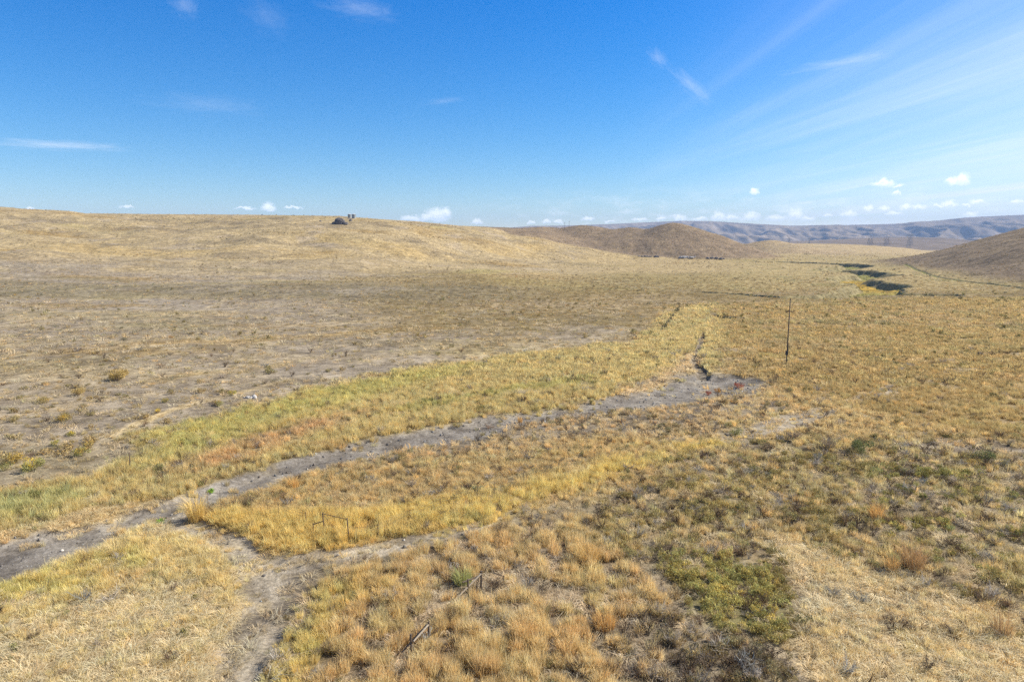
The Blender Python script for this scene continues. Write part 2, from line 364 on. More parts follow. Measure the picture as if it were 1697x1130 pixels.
# ------------------------------------------------------------------ ground cover zones
# colours are surface albedos
SOIL = (.235, .195, .155); SOIL_D = (.17, .145, .125); GRAVEL = (.178, .166, .163); STRAW = (.40, .30, .155); GOLD = (.44, .31, .115); PALE = (.56, .45, .26)
ORANGE = (.40, .255, .10); OLIVE = (.145, .135, .055); GREEN = (.17, .175, .055); LIME = (.29, .275, .075); BROWN = (.23, .155, .075); GREY = (.27, .235, .18)
KEYS = ('ground', 'tall', 'tallc', 'tallh', 'mat', 'matc', 'leaf', 'leafc', 'twig', 'bunch')
def Z(pts, amp, soft, **kw): return dict(p=gpl(pts), amp=amp, soft=soft, **kw)
ZONES = [
    # golden plain on the right
    Z([(1120, 512), (1400, 499), (1900, 495), (2100, 790), (1560, 760), (1380, 710), (1230, 650), (1180, 600), (1150, 560)], 8, 9, ground=(.33, .245, .125), tall=5.0, tallc=(.345, .258, .108), tallh=.65, mat=.6, matc=STRAW, leaf=.12, leafc=OLIVE, twig=.10, bunch=.45),
    # ground between wash and foreground: straw and grey
    Z([(-300, 1010), (290, 860), (480, 800), (700, 745), (1000, 690), (1230, 640), (1560, 720), (1200, 800), (760, 900), (400, 960), (-300, 1300)], 2.5, 2.5, ground=(.30, .245, .15), tall=5.0, tallc=(.47, .36, .17), tallh=.6, mat=2.0, matc=STRAW, leaf=.22, leafc=(.16, .15, .075), twig=.25, bunch=.5),
    # grey gravelly flats beside the wash
    Z([(560, 790), (620, 765), (850, 712), (1060, 690), (1260, 645), (1300, 690), (1180, 735), (1000, 735), (830, 765), (700, 775)], 3.0, 2.5, ground=(.235, .20, .16), tall=2.2, tallc=(.47, .36, .20), tallh=.5, mat=.8, matc=STRAW, leaf=.4, leafc=(.18, .16, .09), twig=.25, bunch=.8),
    # grass strip behind the wash
    Z([(-250, 850), (0, 830), (140, 808), (200, 770), (250, 735), (400, 688), (520, 650), (700, 618), (880, 590), (1050, 570), (1110, 520), (1190, 505), (1200, 560), (1170, 640), (1000, 676), (830, 704), (640, 740), (470, 788), (380, 818), (250, 855), (0, 905), (-250, 970)], 4.2, 2.2, ground=(.30, .24, .13), tall=6.5, tallc=(.455, .37, .165), tallh=.8, mat=1.0, matc=STRAW, leaf=.22, leafc=(.18, .17, .075), twig=.12, bunch=.35),
    Z([(225, 750), (300, 718), (400, 690), (520, 655), (700, 622), (800, 610), (700, 645), (560, 680), (450, 720), (330, 765), (250, 785)], 3.6, 3.0, tallc=(.415, .365, .135), tall=7.5, tallh=.8, leaf=.5, leafc=(.25, .24, .09), ground=(.26, .235, .10)),
    Z([(650, 690), (760, 667), (880, 647), (980, 632), (1000, 643), (900, 656), (780, 674), (690, 698)], 1.6, 1.2, leaf=1.5, leafc=(.15, .16, .06), tall=4, tallc=(.36, .32, .12), ground=(.2, .18, .085)),
    Z([(-200, 850), (0, 838), (110, 825), (140, 845), (60, 880), (-200, 905)], 1.0, .9, leaf=1.3, leafc=(.13, .145, .06), tall=6, tallc=(.38, .35, .15), tallh=.95),
    Z([(270, 795), (400, 745), (540, 705), (600, 698), (500, 740), (420, 775), (330, 795)], 1.6, 1.6, tallc=(.46, .315, .16), tall=6.0, leaf=.15, leafc=(.2, .14, .07), twig=.4),
    Z([(235, 795), (300, 772), (350, 775), (330, 797), (260, 812)], .7, .7, leaf=1.7, leafc=(.12, .12, .055), twig=.6, tall=4.0),
    # pale beaten grass at the lower left edge of the wash
    Z([(-250, 960), (0, 905), (160, 860), (300, 838), (310, 848), (160, 888), (0, 935), (-250, 1000)], .6, .5, ground=(.38, .30, .175), tall=2.5, tallc=PALE, tallh=.45, mat=6, matc=PALE, leaf=.03, twig=.05),
    # lower left: tall gold grass with beaten swirls
    Z([(-300, 1040), (0, 985), (120, 935), (240, 885), (300, 885), (380, 925), (420, 960), (415, 1010), (385, 1100), (360, 1200), (-300, 1300)], .9, .6, ground=(.42, .33, .18), tall=8.0, tallc=(.60, .485, .23), tallh=.7, mat=4, matc=(.58, .49, .305), leaf=.08, leafc=(.19, .18, .08), twig=.1, bunch=.25),
    Z([(-200, 990), (100, 960), (220, 930), (240, 960), (130, 1010), (-200, 1050)], 1.0, 1.0, tallc=(.49, .42, .155), tall=8.5),
    Z([(60, 1040), (200, 1000), (330, 1000), (385, 1060), (350, 1180), (0, 1240), (-150, 1100)], 1.0, 1.0, tall=3.2, tallh=.55, mat=9, matc=(.59, .50, .32), ground=(.48, .39, .235), twig=.15, bunch=.3),
    # bright gold band along the track
    Z([(300, 872), (380, 862), (590, 868), (800, 862), (830, 880), (760, 900), (640, 920), (590, 932), (480, 934), (400, 912)], 1.3, .9, ground=(.36, .28, .14), tall=9.5, tallc=(.56, .43, .155), tallh=.9, mat=1.5, matc=GOLD, leaf=.05, twig=.05, bunch=.1),
    # gold band to the right of it, following the old track
    Z([(640, 860), (820, 830), (1060, 770), (1230, 735), (1250, 755), (1060, 800), (900, 850), (780, 890)], 1.8, 1.6, tall=8.5, tallc=(.53, .42, .15), tallh=.78, ground=(.33, .265, .135), leaf=.1, twig=.05, bunch=.12),
    # foreground centre: orange brown bunches on grey litter
    Z([(400, 1230), (470, 1040), (600, 960), (790, 905), (960, 870), (1080, 900), (1120, 1000), (1100, 1300)], 1.0, .8, ground=(.25, .20, .145), tall=10, tallc=(.50, .385, .19), tallh=.72, mat=1.6, matc=(.44, .36, .25), leaf=.16, leafc=(.15, .135, .07), twig=.5, bunch=1.0),
    Z([(400, 1230), (460, 1080), (520, 1010), (640, 960), (650, 1000), (560, 1060), (520, 1150), (500, 1230)], .8, .8, tall=8.5, tallc=(.53, .43, .16), ground=(.31, .25, .13), bunch=.35),
    # green brush, right foreground
    Z([(950, 890), (1010, 830), (1120, 775), (1250, 745), (1480, 735), (1720, 790), (2000, 850), (2000, 1200), (1720, 1090), (1500, 1010), (1330, 935), (1260, 935), (1180, 1000), (1090, 980), (1000, 930)], 1.6, 1.4, ground=(.215, .18, .12), tall=3.6, tallc=(.40, .32, .15), tallh=.6, mat=1.2, matc=(.42, .345, .22), leaf=2.1, leafc=(.215, .19, .085), twig=.55, bunch=.8),
    Z([(1400, 880), (1430, 800), (1500, 770), (1640, 800), (1720, 830), (1720, 960), (1600, 960), (1480, 930)], 1.8, 1.8, leaf=2.8, leafc=(.215, .21, .08), tall=2),
    Z([(1085, 960), (1170, 940), (1290, 960), (1320, 1030), (1300, 1090), (1210, 1080), (1120, 1010)], 1.5, 1.0, leaf=7.0, leafc=(.265, .25, .095), tall=.8, twig=.3, ground=(.17, .155, .08)),
    Z([(1040, 1060), (1110, 1040), (1200, 1085), (1290, 1110), (1310, 1170), (1060, 1180)], .6, .6, leaf=2.2, leafc=(.165, .145, .085), twig=2.0, tall=2, ground=(.20, .17, .135)),
    # pale straw tongue across it
    Z([(1275, 905), (1335, 925), (1450, 970), (1600, 1020), (1720, 1060), (1950, 1150), (1800, 1300), (1400, 1300), (1330, 1100), (1330, 1010), (1290, 950)], .9, .7, ground=(.46, .365, .22), tall=7.0, tallc=(.60, .475, .25), tallh=.5, mat=6, matc=(.60, .505, .33), leaf=.08, twig=.2, bunch=.3),
    # pale eroded bank above the wash bend
    Z([(1030, 676), (1090, 650), (1145, 632), (1162, 606), (1140, 588), (1112, 618), (1060, 645), (1000, 672)], 1.6, 1.2, ground=(.42, .335, .22), tall=2.0, tallc=(.52, .40, .22), tallh=.4, mat=3, matc=(.52, .41, .25), leaf=.05, twig=.1),
    # bare gravel at right
    Z([(1480, 748), (1560, 738), (1720, 745), (1900, 760), (1900, 790), (1640, 775), (1540, 765)], 1.2, 1.0, ground=(.24, .205, .17), tall=1.8, leaf=.4, mat=.8, twig=.3, bunch=1.0),
]
TRAILS = [(gpl(p), w, c, a) for p, w, c, a in (
    ([(180, 735), (280, 692), (360, 668), (470, 640), (560, 614), (640, 600)], .9, (.50, .40, .24), .85),
    ([(-60, 600), (120, 592), (300, 575), (480, 566), (640, 556)], 1.6, (.50, .40, .25), .6),
    ([(100, 592), (150, 583), (230, 577), (330, 572)], 3.5, (.27, .185, .075), .75),
    ([(370, 575), (470, 566), (560, 562), (700, 548)], 4.0, (.29, .20, .08), .7),
    ([(-40, 498), (130, 491), (300, 484), (460, 481), (620, 479)], 4.0, (.20, .175, .09), .8),
    ([(250, 640), (330, 625), (420, 622), (520, 600)], 2.2, (.29, .21, .085), .6),
    ([(500, 545), (620, 538), (760, 522), (880, 512)], 5.0, (.47, .38, .25), .7),
    ([(880, 590), (960, 575), (1030, 558), (1060, 540)], 3.0, (.42, .36, .27), .7),
    ([(300, 530), (380, 500), (392, 488)], 1.2, (.46, .375, .235), .6),
    ([(0, 700), (90, 690), (160, 672), (240, 664)], 1.6, (.44, .35, .22), .6),
    ([(700, 488), (820, 482), (940, 480)], 4, (.30, .26, .21), .6))]
def cover(x, y):
    """every cover field at points x, y (metres)"""
    r = np.hypot(x, y)
    th = np.clip(np.arctan2(x, y), R(-62), R(62)); Y = r * np.cos(th); b = np.tan(th)
    n_big = fbm(x, y, 90, 4, 71); n_mid = fbm(x, y, 24, 4, 73); n_sm = fbm(x, y, 5, 3, 75); n_w = fbm(x, y, 9, 3, 77)
    N = x.shape
    def C3(c): return np.ones(N + (3,)) * np.array(c)
    def mixc(a, c, m): return a + (np.array(c) - a) * m[..., None]
    tvm = sstep(300, 420, Y)
    # left plain: grey-mauve soil, straw, brown drifts
    g = C3((.262, .222, .178))
    g = mixc(g, (.385, .315, .205), sstep(-.12, .55, n_mid + .25 * n_sm + .5 * fbm(x + .8 * y, y * 2.2, 110, 3, 70)) * .85)
    g = mixc(g, (.27, .195, .095), sstep(.12, .5, fbm(x + 0.55 * y, y * 2.4, 60, 4, 79) + .3 * n_sm) * .8)
    g = mixc(g, (.225, .19, .16), sstep(.05, .5, fbm(x, y * 1.5, 45, 4, 81)) * .6)
    g = mixc(g, (.25, .215, .10), sstep(.15, .55, fbm(x + .6 * y, y * 2.0, 80, 4, 82)) * .55)
    g = mixc(g, (.42, .345, .225), sstep(.12, .42, fbm(x + .9 * y, y * 2.6, 150, 4, 84, .55)) * .7 * (1 - tvm))
    g = mixc(g, (.20, .165, .10), sstep(.14, .42, fbm(x + .9 * y + 300, y * 2.6, 130, 4, 86, .55)) * .7 * (1 - tvm))
    gl = (1 - sstep(70, 115, Y + 14 * n_mid)) * (1 - sstep(-.3, 0, b))
    g = mixc(g, (.225, .195, .165), gl * .6)
    for pts, wd, colr, am in TRAILS:
        lo, hi = pts.min(0) - 12, pts.max(0) + 12
        mk = (x > lo[0]) & (x < hi[0]) & (y > lo[1]) & (y < hi[1])
        if not mk.any(): continue
        d, _ = poly_dist(pts, x[mk], y[mk], False)
        f = np.zeros(N); f[mk] = (1 - sstep(wd * .5, wd * 1.3, d + wd * .7 * n_sm[mk] + wd * .5 * n_w[mk])) * am * (.55 + .45 * sstep(-.2, .3, n_w[mk]))
        g = mixc(g, colr, f)
    # olive brown sward in the middle of the valley
    mv = sstep(bear(430), bear(760), b + .10 * n_big) * sstep(120, 165, Y + 18 * n_mid) * (1 - sstep(360, 460, Y))
    g = mixc(g, (.215, .165, .078), mv * (.70 + .27 * sstep(-.3, .3, n_mid)))
    g = mixc(g, (.36, .28, .18), mv * sstep(.15, .5, n_big + .3 * n_sm) * .5)
    ol = sstep(bear(760), bear(860), b) * (1 - sstep(bear(1300), bear(1380), b)) * sstep(255, 285, Y + 14 * n_mid)
    # pale gold terrace, then olive, before the hills
    tv = sstep(330, 470, Y + 40 * n_big)
    g = mixc(g, (.365, .285, .15), tv * .75)
    g = mixc(g, (.25, .205, .085), tv * sstep(.1, .45, fbm(x * .5, y, 70, 4, 83)) * .75)
    g = mixc(g, (.265, .215, .105), ol * (1 - sstep(400, 440, Y + 20 * n_mid)) * (.65 + .3 * sstep(-.3, .3, n_sm)))
    hl = sstep(300, 420, Y + 30 * n_big) * (1 - sstep(bear(900), bear(1050), b))
    g = mixc(g, (.345, .28, .18), hl * .7)
    g = mixc(g, (.36, .272, .138), hl * sstep(.0, .45, fbm(x, y * 1.4, 130, 5, 85, .6)) * .85)
    g = mixc(g, (.215, .175, .12), hl * sstep(.0, .4, fbm(x + .3 * y, y * 1.6, 75, 5, 87, .6)) * .85)
    g = mixc(g, (.25, .175, .075), hl * sstep(.12, .5, fbm(x - .4 * y, y * 1.8, 110, 5, 88, .6)) * .75)
    g = mixc(g, (.30, .27, .09), hl * sstep(.3, .6, fbm(x, y, 100, 3, 89)) * .5)
    g = mixc(g, (.33, .28, .23), hl * sstep(.25, .5, fbm(x, y, 34, 3, 90)) * .6)
    bn = sstep(215, 240, Y + 26 * fbm(x, y, 120, 2, 41)) * (1 - sstep(262, 290, Y + 26 * fbm(x, y, 120, 2, 41))) * (1 - sstep(bear(780), bear(980), b))
    g = mixc(g, (.175, .15, .10), bn * (.6 + .4 * sstep(-.2, .4, n_mid)))
    # right side
    rv = sstep(bear(1130), bear(1300), b) * sstep(240, 300, Y)
    g = mixc(g, (.33, .265, .14), rv * .8)
    g = mixc(g, (.22, .20, .10), rv * sstep(.05, .5, n_mid) * .7)
    h1, h2, h3 = hill_parts(x, y)
    hm = np.clip(sstep(.3, 4, h1) + sstep(.3, 4, h2) + sstep(.3, 4, h3), 0, 1)
    g = mixc(g, (.205, .156, .115), hm * .95)
    g = mixc(g, (.28, .215, .14), hm * sstep(.0, .5, n_mid + .4 * n_sm) * .6)
    g = mixc(g, (.15, .122, .095), hm * sstep(.05, .5, fbm(x, y, 12, 4, 91, .65)) * .75)
    far = sstep(800, 1000, Y) * sstep(bear(1180), bear(1300), b)
    g = mixc(g, (.40, .315, .20), far * .75)
    g = mixc(g, (.25, .21, .15), far * sstep(.1, .5, fbm(x * .4, y, 90, 4, 93)) * .6)
    o = dict(ground=g, tall=C3(1)[..., 0] * .55 + .5 * sstep(0, .5, n_mid) + mv * 1.3, tallc=C3((.36, .29, .165)), tallh=np.full(N, .38), mat=np.full(N, .35), matc=C3((.36, .30, .20)),
             leaf=np.full(N, .02) + .03 * sstep(0.1, .5, n_big), leafc=C3((.17, .145, .065)), twig=np.full(N, .03), bunch=np.full(N, .5))
    o['tallc'] = mixc(o['tallc'], (.25, .185, .085), np.clip(mv + sstep(.12, .5, fbm(x + 0.55 * y, y * 2.4, 60, 4, 79)), 0, 1) * .9)
    pm = sstep(.06, .34, fbm(x + .5 * y, y * 1.9, 75, 4, 92, .55)) * (1 - tvm) * (1 - .7 * mv) * (1 - sstep(bear(1080), bear(1180), b))
    o['ground'] = mixc(o['ground'], (.265, .232, .20), pm * .8)
    o['tall'] = o['tall'] * (1 - .85 * pm); o['mat'] = o['mat'] * (1 - .8 * pm); o['leaf'] = o['leaf'] * (1 - .6 * pm)
    sup = 1 - hm
    for k in ('tall', 'mat'): o[k] = o[k] * (1 - .75 * hm)
    near = r < 460
    for zn in ZONES:
        pn, dn = zn['amp'], zn['soft']
        m = np.zeros(N)
        d = poly_dist(zn['p'], x[near], y[near])
        m[near] = sstep(-dn, dn, d + pn * (n_w[near] * .9 + n_sm[near] * .5))
        for k in KEYS:
            if k not in zn: continue
            v = zn[k]
            if isinstance(v, tuple): o[k] = mixc(o[k], v, m)
            else: o[k] = o[k] + (v - o[k]) * m
    gr = sstep(bear(1180), bear(1260), b) * sstep(85, 110, Y)
    o['tallc'] = mixc(o['tallc'], (.255, .23, .11), gr * sstep(.0, .4, n_mid) * .6)
    o['tallc'] = mixc(o['tallc'], (.37, .285, .15), gr * sstep(.1, .45, fbm(x, y, 30, 3, 96)) * .6)
    # patchiness: some spots turn green, orange or pale; bunches of 1-2 m
    near_m = 1 - sstep(200, 330, r)
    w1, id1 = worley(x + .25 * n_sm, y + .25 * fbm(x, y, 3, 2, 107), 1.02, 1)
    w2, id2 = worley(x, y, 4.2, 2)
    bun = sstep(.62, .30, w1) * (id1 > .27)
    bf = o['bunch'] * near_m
    o['tall'] = o['tall'] * (1 - bf * (1 - 1.5 * bun))
    o['tallh'] = o['tallh'] * (1 + bf * .35 * (bun * (.5 + id1) - .6))
    o['tallc'] = o['tallc'] * (1 + bf * .5 * (id1 - .55))[..., None]
    o['tallc'] = mixc(o['tallc'], (.41, .275, .125), ((id1 > .82) * .55 * bf + sstep(.22, .6, fbm(x, y, 8, 3, 95)) * .45) * near_m)
    o['tallc'] = mixc(o['tallc'], (.38, .33, .14), ((id2 > .8) * sstep(.5, .25, w2) * .35 + sstep(.3, .65, fbm(x, y, 11, 3, 97)) * .45) * near_m)
    o['tallc'] = mixc(o['tallc'], (.53, .43, .25), sstep(.3, .65, fbm(x, y, 6, 3, 98)) * .6 * near_m)
    o['ground'] = mixc(o['ground'], (.135, .11, .085), np.clip(bf - .35, 0, 1) * 1.1 * (1 - bun) * sstep(-.35, .15, n_sm))  # bunch gaps: dark litter, plus the shade between bunches painted into the ground
    bare_p = sstep(.12, .45, fbm(x, y, 4.5, 3, 99)) * near_m
    o['tall'] = o['tall'] * (1 - .8 * bare_p)
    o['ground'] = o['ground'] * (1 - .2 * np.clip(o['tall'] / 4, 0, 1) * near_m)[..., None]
    lf = 0.15 + 2.0 * sstep(-.1, .4, fbm(x, y, 5, 3, 101))
    o['leaf'] = o['leaf'] * np.where(o['leaf'] > 3.5, np.maximum(lf, .75), lf)
    o['ground'] = mixc(o['ground'], (.215, .18, .145), bare_p * .5)
    # wash, tracks, ditch, gullies
    dw, hw = along(x, y, WASH_W, [p[2] for p in WASH])
    hw = hw * 1.3
    wash = 1 - sstep(hw * .7, hw * 1.15 + .3, dw + 1.7 * n_w + 1.1 * n_sm)
    wash = wash * (1 - .75 * sstep(.22, .5, fbm(x, y, 3.2, 3, 113)) * sstep(.35, .95, dw / hw))
    gv = C3(GRAVEL); gv = mixc(gv, (.255, .235, .215), sstep(-.1, .5, n_sm + .5 * n_w) * .8); gv = mixc(gv, (.11, .108, .116), sstep(.1, .6, fbm(x, y, 7, 3, 103)) * .6)
    lw = sstep(150, 60, x + 0 * y) if False else 1
    o['ground'] = o['ground'] + (gv - o['ground']) * (wash * .95)[..., None]
    dt, ht = along(x, y, TRACK_W, [p[2] for p in TRACK])
    db, hb = along(x, y, BRANCH_W, [p[2] for p in BRANCH]); _, sb = along(x, y, BRANCH_W, [p[3] for p in BRANCH])
    tr = 1 - sstep(ht * .75, ht * 1.35, dt + .55 * n_sm + .25 * n_w)
    rut = np.abs(db - .62 * hb) / hb
    tb = np.where(sb > .75, 1 - sstep(hb * .75, hb * 1.35, db + .5 * n_sm), 1 - sstep(.22, .5, rut + .25 * n_sm)) * np.clip(sb * 1.25, 0, 1)
    trk = np.maximum(tr, tb)
    crown = np.maximum((1 - sstep(.10, .38, dt / ht + .2 * n_sm)) * tr, np.where(sb > .75, 1 - sstep(.10, .38, db / hb + .2 * n_sm), 0) * tb)
    edge_ = np.maximum(tr * sstep(.8, 1.1, dt / ht), tb * sstep(.8, 1.1, db / hb))
    tc_ = C3((.30, .268, .23)); tc_ = mixc(tc_, (.235, .205, .175), sstep(.35, .6, np.minimum(dt / ht, db / hb)) * .7); tc_ = mixc(tc_, (.20, .175, .15), sstep(-.1, .5, n_sm + n_w * .4) * .8); tc_ = mixc(tc_, (.38, .31, .20), sstep(.2, .6, fbm(x, y, 2.2, 3, 105)) * .7)
    o['ground'] = o['ground'] + (tc_ - o['ground']) * (trk * .95)[..., None]
    dd, hd = along(x, y, DITCH_W, [p[2] for p in DITCH])
    dit = 1 - sstep(hd * .8, hd * 1.5, dd)
    o['ground'] = mixc(o['ground'], (.16, .14, .12), dit)
    bare = np.clip(wash + trk * (.93 - .42 * crown - .4 * edge_) + dit, 0, 1)
    for k in ('tall', 'mat', 'leaf', 'twig'): o[k] = o[k] * (1 - bare * (.985 if k == 'tall' else .95))
    o['mat'] = o['mat'] + trk * .9 * sstep(-.1, .4, n_sm) + wash * .35 * sstep(.1, .5, n_w)
    o['tall'] = o['tall'] + (trk * .6 + wash * .8) * sstep(.12, .45, fbm(x, y, 3.5, 2, 109))
    o['tallh'] = o['tallh'] * (1 - .5 * trk)
    gul = np.zeros(N); floor_ = np.zeros(N)
    wn = fbm(x, y, 22, 3, 61) + .35 * fbm(x, y, 6, 2, 62)
    for P, hw_, dep in GULLY_W:
        lo, hi = P.min(0) - 4 * hw_, P.max(0) + 4 * hw_
        mk = (x > lo[0]) & (x < hi[0]) & (y > lo[1]) & (y < hi[1])
        if not mk.any(): continue
        d, _ = poly_dist(P, x[mk], y[mk], False)
        d = d + wn[mk] * hw_ * .42
        gul[mk] = np.maximum(gul[mk], 1 - sstep(hw_ * 1.0, hw_ * 1.12, d)); floor_[mk] = np.maximum(floor_[mk], 1 - sstep(hw_ * .5, hw_ * .66, d))
    o['ground'] = mixc(o['ground'], (.215, .19, .115), gul * .85)
    marsh = np.exp(-(((x - gp(1412, 465)[0]) / 27) ** 2 + ((y - gp(1412, 465)[1]) / 55) ** 2))
    o['ground'] = mixc(o['ground'], (.20, .20, .065), floor_ * .9)
    o['leaf'] = o['leaf'] + gul * 1.0; o['leafc'] = mixc(o['leafc'], (.20, .20, .075), gul)
    o['ground'] = mixc(o['ground'], (.36, .24, .045), floor_ * np.clip(marsh * 1.6, 0, 1) * .95)
    for k in ('tall', 'mat', 'leaf', 'twig'): o[k] = o[k] * (1 - gul * .6)
    o['wash'] = wash; o['trk'] = trk; o['bare'] = bare; o['gul'] = gul
    o['hill'] = (h1, h2, h3)
    return o

# ------------------------------------------------------------------ materials
def new_mat(name):
    m = bpy.data.materials.new(name); m.use_nodes = True
    t = NT(m.node_tree); m.node_tree.nodes.clear()
    out = t.n('ShaderNodeOutputMaterial')
    return m, t, out
def plain_mat(name, c, rough=.8, var=.25, scale=8.0, metal=0.0, bump=.2):
    m, t, out = new_mat(name)
    tcn = t.n('ShaderNodeTexCoord')
    nz = t.noise(tcn.outputs['Object'], scale, 4)
    col = t.mix(t.ramp(nz, .3, .7), tuple(k * (1 - var) for k in c) + (1,), tuple(min(1, k * (1 + var)) for k in c) + (1,))
    b = t.n('ShaderNodeBsdfPrincipled')
    t.put(b.inputs['Base Color'], col); b.inputs['Roughness'].default_value = rough; b.inputs['Metallic'].default_value = metal
    b.inputs['Specular IOR Level'].default_value = .25
    bp = t.n('ShaderNodeBump'); bp.inputs['Strength'].default_value = bump; bp.inputs['Distance'].default_value = .02
    t.put(bp.inputs['Height'], nz); t.put(b.inputs['Normal'], bp.outputs[0])
    t.t.links.new(b.outputs[0], out.inputs[0])
    return m
def ground_mat():
    m, t, out = new_mat('dry_ground')
    at = t.n('ShaderNodeAttribute', attribute_name='cover_colour')
    ag = t.n('ShaderNodeAttribute', attribute_name='stony')
    tcn = t.n('ShaderNodeTexCoord'); P = tcn.outputs['Object']
    fine = t.noise(P, 3.2, 5, .65)
    mid = t.noise(P, .55, 4, .6)
    big = t.noise(P, .14, 4, .65)
    c = at.outputs['Color']
    c = t.mix(1.0, c, t.mix(t.ramp(fine, .30, .70), (.74, .73, .71, 1), (1.26, 1.27, 1.27, 1)), 'MULTIPLY')
    c = t.mix(1.0, c, t.mix(t.ramp(mid, .32, .68), (.72, .71, .70, 1), (1.26, 1.27, 1.26, 1)), 'MULTIPLY')
    c = t.mix(1.0, c, t.mix(t.ramp(big, .34, .66), (.82, .81, .80, 1), (1.17, 1.17, 1.16, 1)), 'MULTIPLY')
    tiny = t.noise(P, 11.0, 3, .6)
    c = t.mix(1.0, c, t.mix(t.ramp(tiny, .32, .68), (.80, .80, .79, 1), (1.2, 1.2, 1.2, 1)), 'MULTIPLY')
    # pebbles
    vo = t.n('ShaderNodeTexVoronoi'); t.put(vo.inputs['Vector'], P); vo.inputs['Scale'].default_value = 5.5
    peb = t.math('MULTIPLY', t.ramp(vo.outputs['Distance'], .22, .10), t.math('MULTIPLY', ag.outputs['Fac'], t.ramp(mid, .42, .6)))
    c = t.mix(t.math('MULTIPLY', peb, .8), c, (.43, .41, .39, 1))
    # low clumps of dry growth seen as speckle on the far slopes
    vf = t.n('ShaderNodeTexVoronoi'); t.put(vf.inputs['Vector'], P); vf.inputs['Scale'].default_value = .42
    far = t.n('ShaderNodeAttribute', attribute_name='clumpy')
    sp = t.math('MULTIPLY', t.ramp(t.math('ADD', vf.outputs['Distance'], t.math('MULTIPLY', t.math('SUBTRACT', fine, .5), .5)), .42, .12), far.outputs['Fac'])
    c = t.mix(t.math('MULTIPLY', sp, .55), c, (.125, .105, .065, 1))
    b = t.n('ShaderNodeBsdfPrincipled')
    t.put(b.inputs['Base Color'], c); b.inputs['Roughness'].default_value = .95; b.inputs['Specular IOR Level'].default_value = .08
    h = t.math('ADD', t.math('MULTIPLY', fine, .10), t.math('ADD', t.math('MULTIPLY', mid, .22), t.math('MULTIPLY', sp, .5)))
    bp = t.n('ShaderNodeBump'); bp.inputs['Strength'].default_value = .75; bp.inputs['Distance'].default_value = .8
    t.put(bp.inputs['Height'], h); t.put(b.inputs['Normal'], bp.outputs[0])
    t.t.links.new(b.outputs[0], out.inputs[0])
    return m
def blade_mat(name, trans=.35, inst=True, colour=None, var=.35):
    m, t, out = new_mat(name)
    if inst:
        c = t.n('ShaderNodeAttribute', attribute_type='INSTANCER', attribute_name='tint').outputs['Color']
    else:
        rgb = t.n('ShaderNodeRGB'); rgb.outputs[0].default_value = tuple(colour) + (1,); c = rgb.outputs[0]
    va = t.n('ShaderNodeAttribute', attribute_name='shade_var')
    c = t.mix(1.0, c, va.outputs['Color'], 'MULTIPLY')
    oi = t.n('ShaderNodeObjectInfo')
    rv = t.ramp(oi.outputs['Random'], 0, 1, 1 - var * .6, 1 + var * .6, smooth=False)
    c = t.mix(1.0, c, t.vmath('SCALE', (1, 1, 1)), 'MULTIPLY') if False else c
    sc = t.n('ShaderNodeVectorMath', operation='SCALE'); t.put(sc.inputs[0], c); t.put(sc.inputs['Scale'], rv)
    d = t.n('ShaderNodeBsdfDiffuse'); t.put(d.inputs[0], sc.outputs[0])
    tr = t.n('ShaderNodeBsdfTranslucent'); t.put(tr.inputs[0], sc.outputs[0])
    mx = t.n('ShaderNodeMixShader'); mx.inputs[0].default_value = trans
    t.t.links.new(d.outputs[0], mx.inputs[1]); t.t.links.new(tr.outputs[0], mx.inputs[2])
    t.t.links.new(mx.outputs[0], out.inputs[0])
    return m
M_GROUND = ground_mat()
M_BLADE = blade_mat('dry_grass_blade', .46)
M_LEAF = blade_mat('brush_leaf', .22)

# ------------------------------------------------------------------ mesh helpers
def mesh_from(name, V, faces_flat, loop_tot, mat=None, cols=None, smooth=False):
    """V (n,3), faces as flat index list + sizes"""
    me = bpy.data.meshes.new(name)
    V = np.asarray(V, np.float32); li = np.asarray(faces_flat, np.int32); lt = np.asarray(loop_tot, np.int32)
    me.vertices.add(len(V)); me.vertices.foreach_set('co', V.ravel())
    me.loops.add(len(li)); me.loops.foreach_set('vertex_index', li)
    me.polygons.add(len(lt))
    me.polygons.foreach_set('loop_start', np.concatenate([[0], np.cumsum(lt)[:-1]]).astype(np.int32))
    me.polygons.foreach_set('loop_total', lt)
    if smooth: me.polygons.foreach_set('use_smooth', np.ones(len(lt), bool))
    me.update(calc_edges=True)
    if mat: me.materials.append(mat)
    if cols is not None:
        a = me.attributes.new('shade_var', 'FLOAT_COLOR', 'POINT')
        c4 = np.ones((len(V), 4), np.float32); c4[:, :3] = cols
        a.data.foreach_set('color', c4.ravel())
    return me
def link(name, me, parent=None, loc=None):
    o = bpy.data.objects.new(name, me); COL.objects.link(o)
    if parent: o.parent = parent
    if loc is not None: o.location = loc
    return o
def tag(o, label=None, cat=None, group=None, kind=None):
    if label: o['label'] = label
    if cat: o['category'] = cat
    if group: o['group'] = group
    if kind: o['kind'] = kind
    return o
def empty(name, loc, rz=0.0):
    o = bpy.data.objects.new(name, None); COL.objects.link(o)
    o.empty_display_size = .3; o.location = loc; o.rotation_euler = (0, 0, rz)
    return o

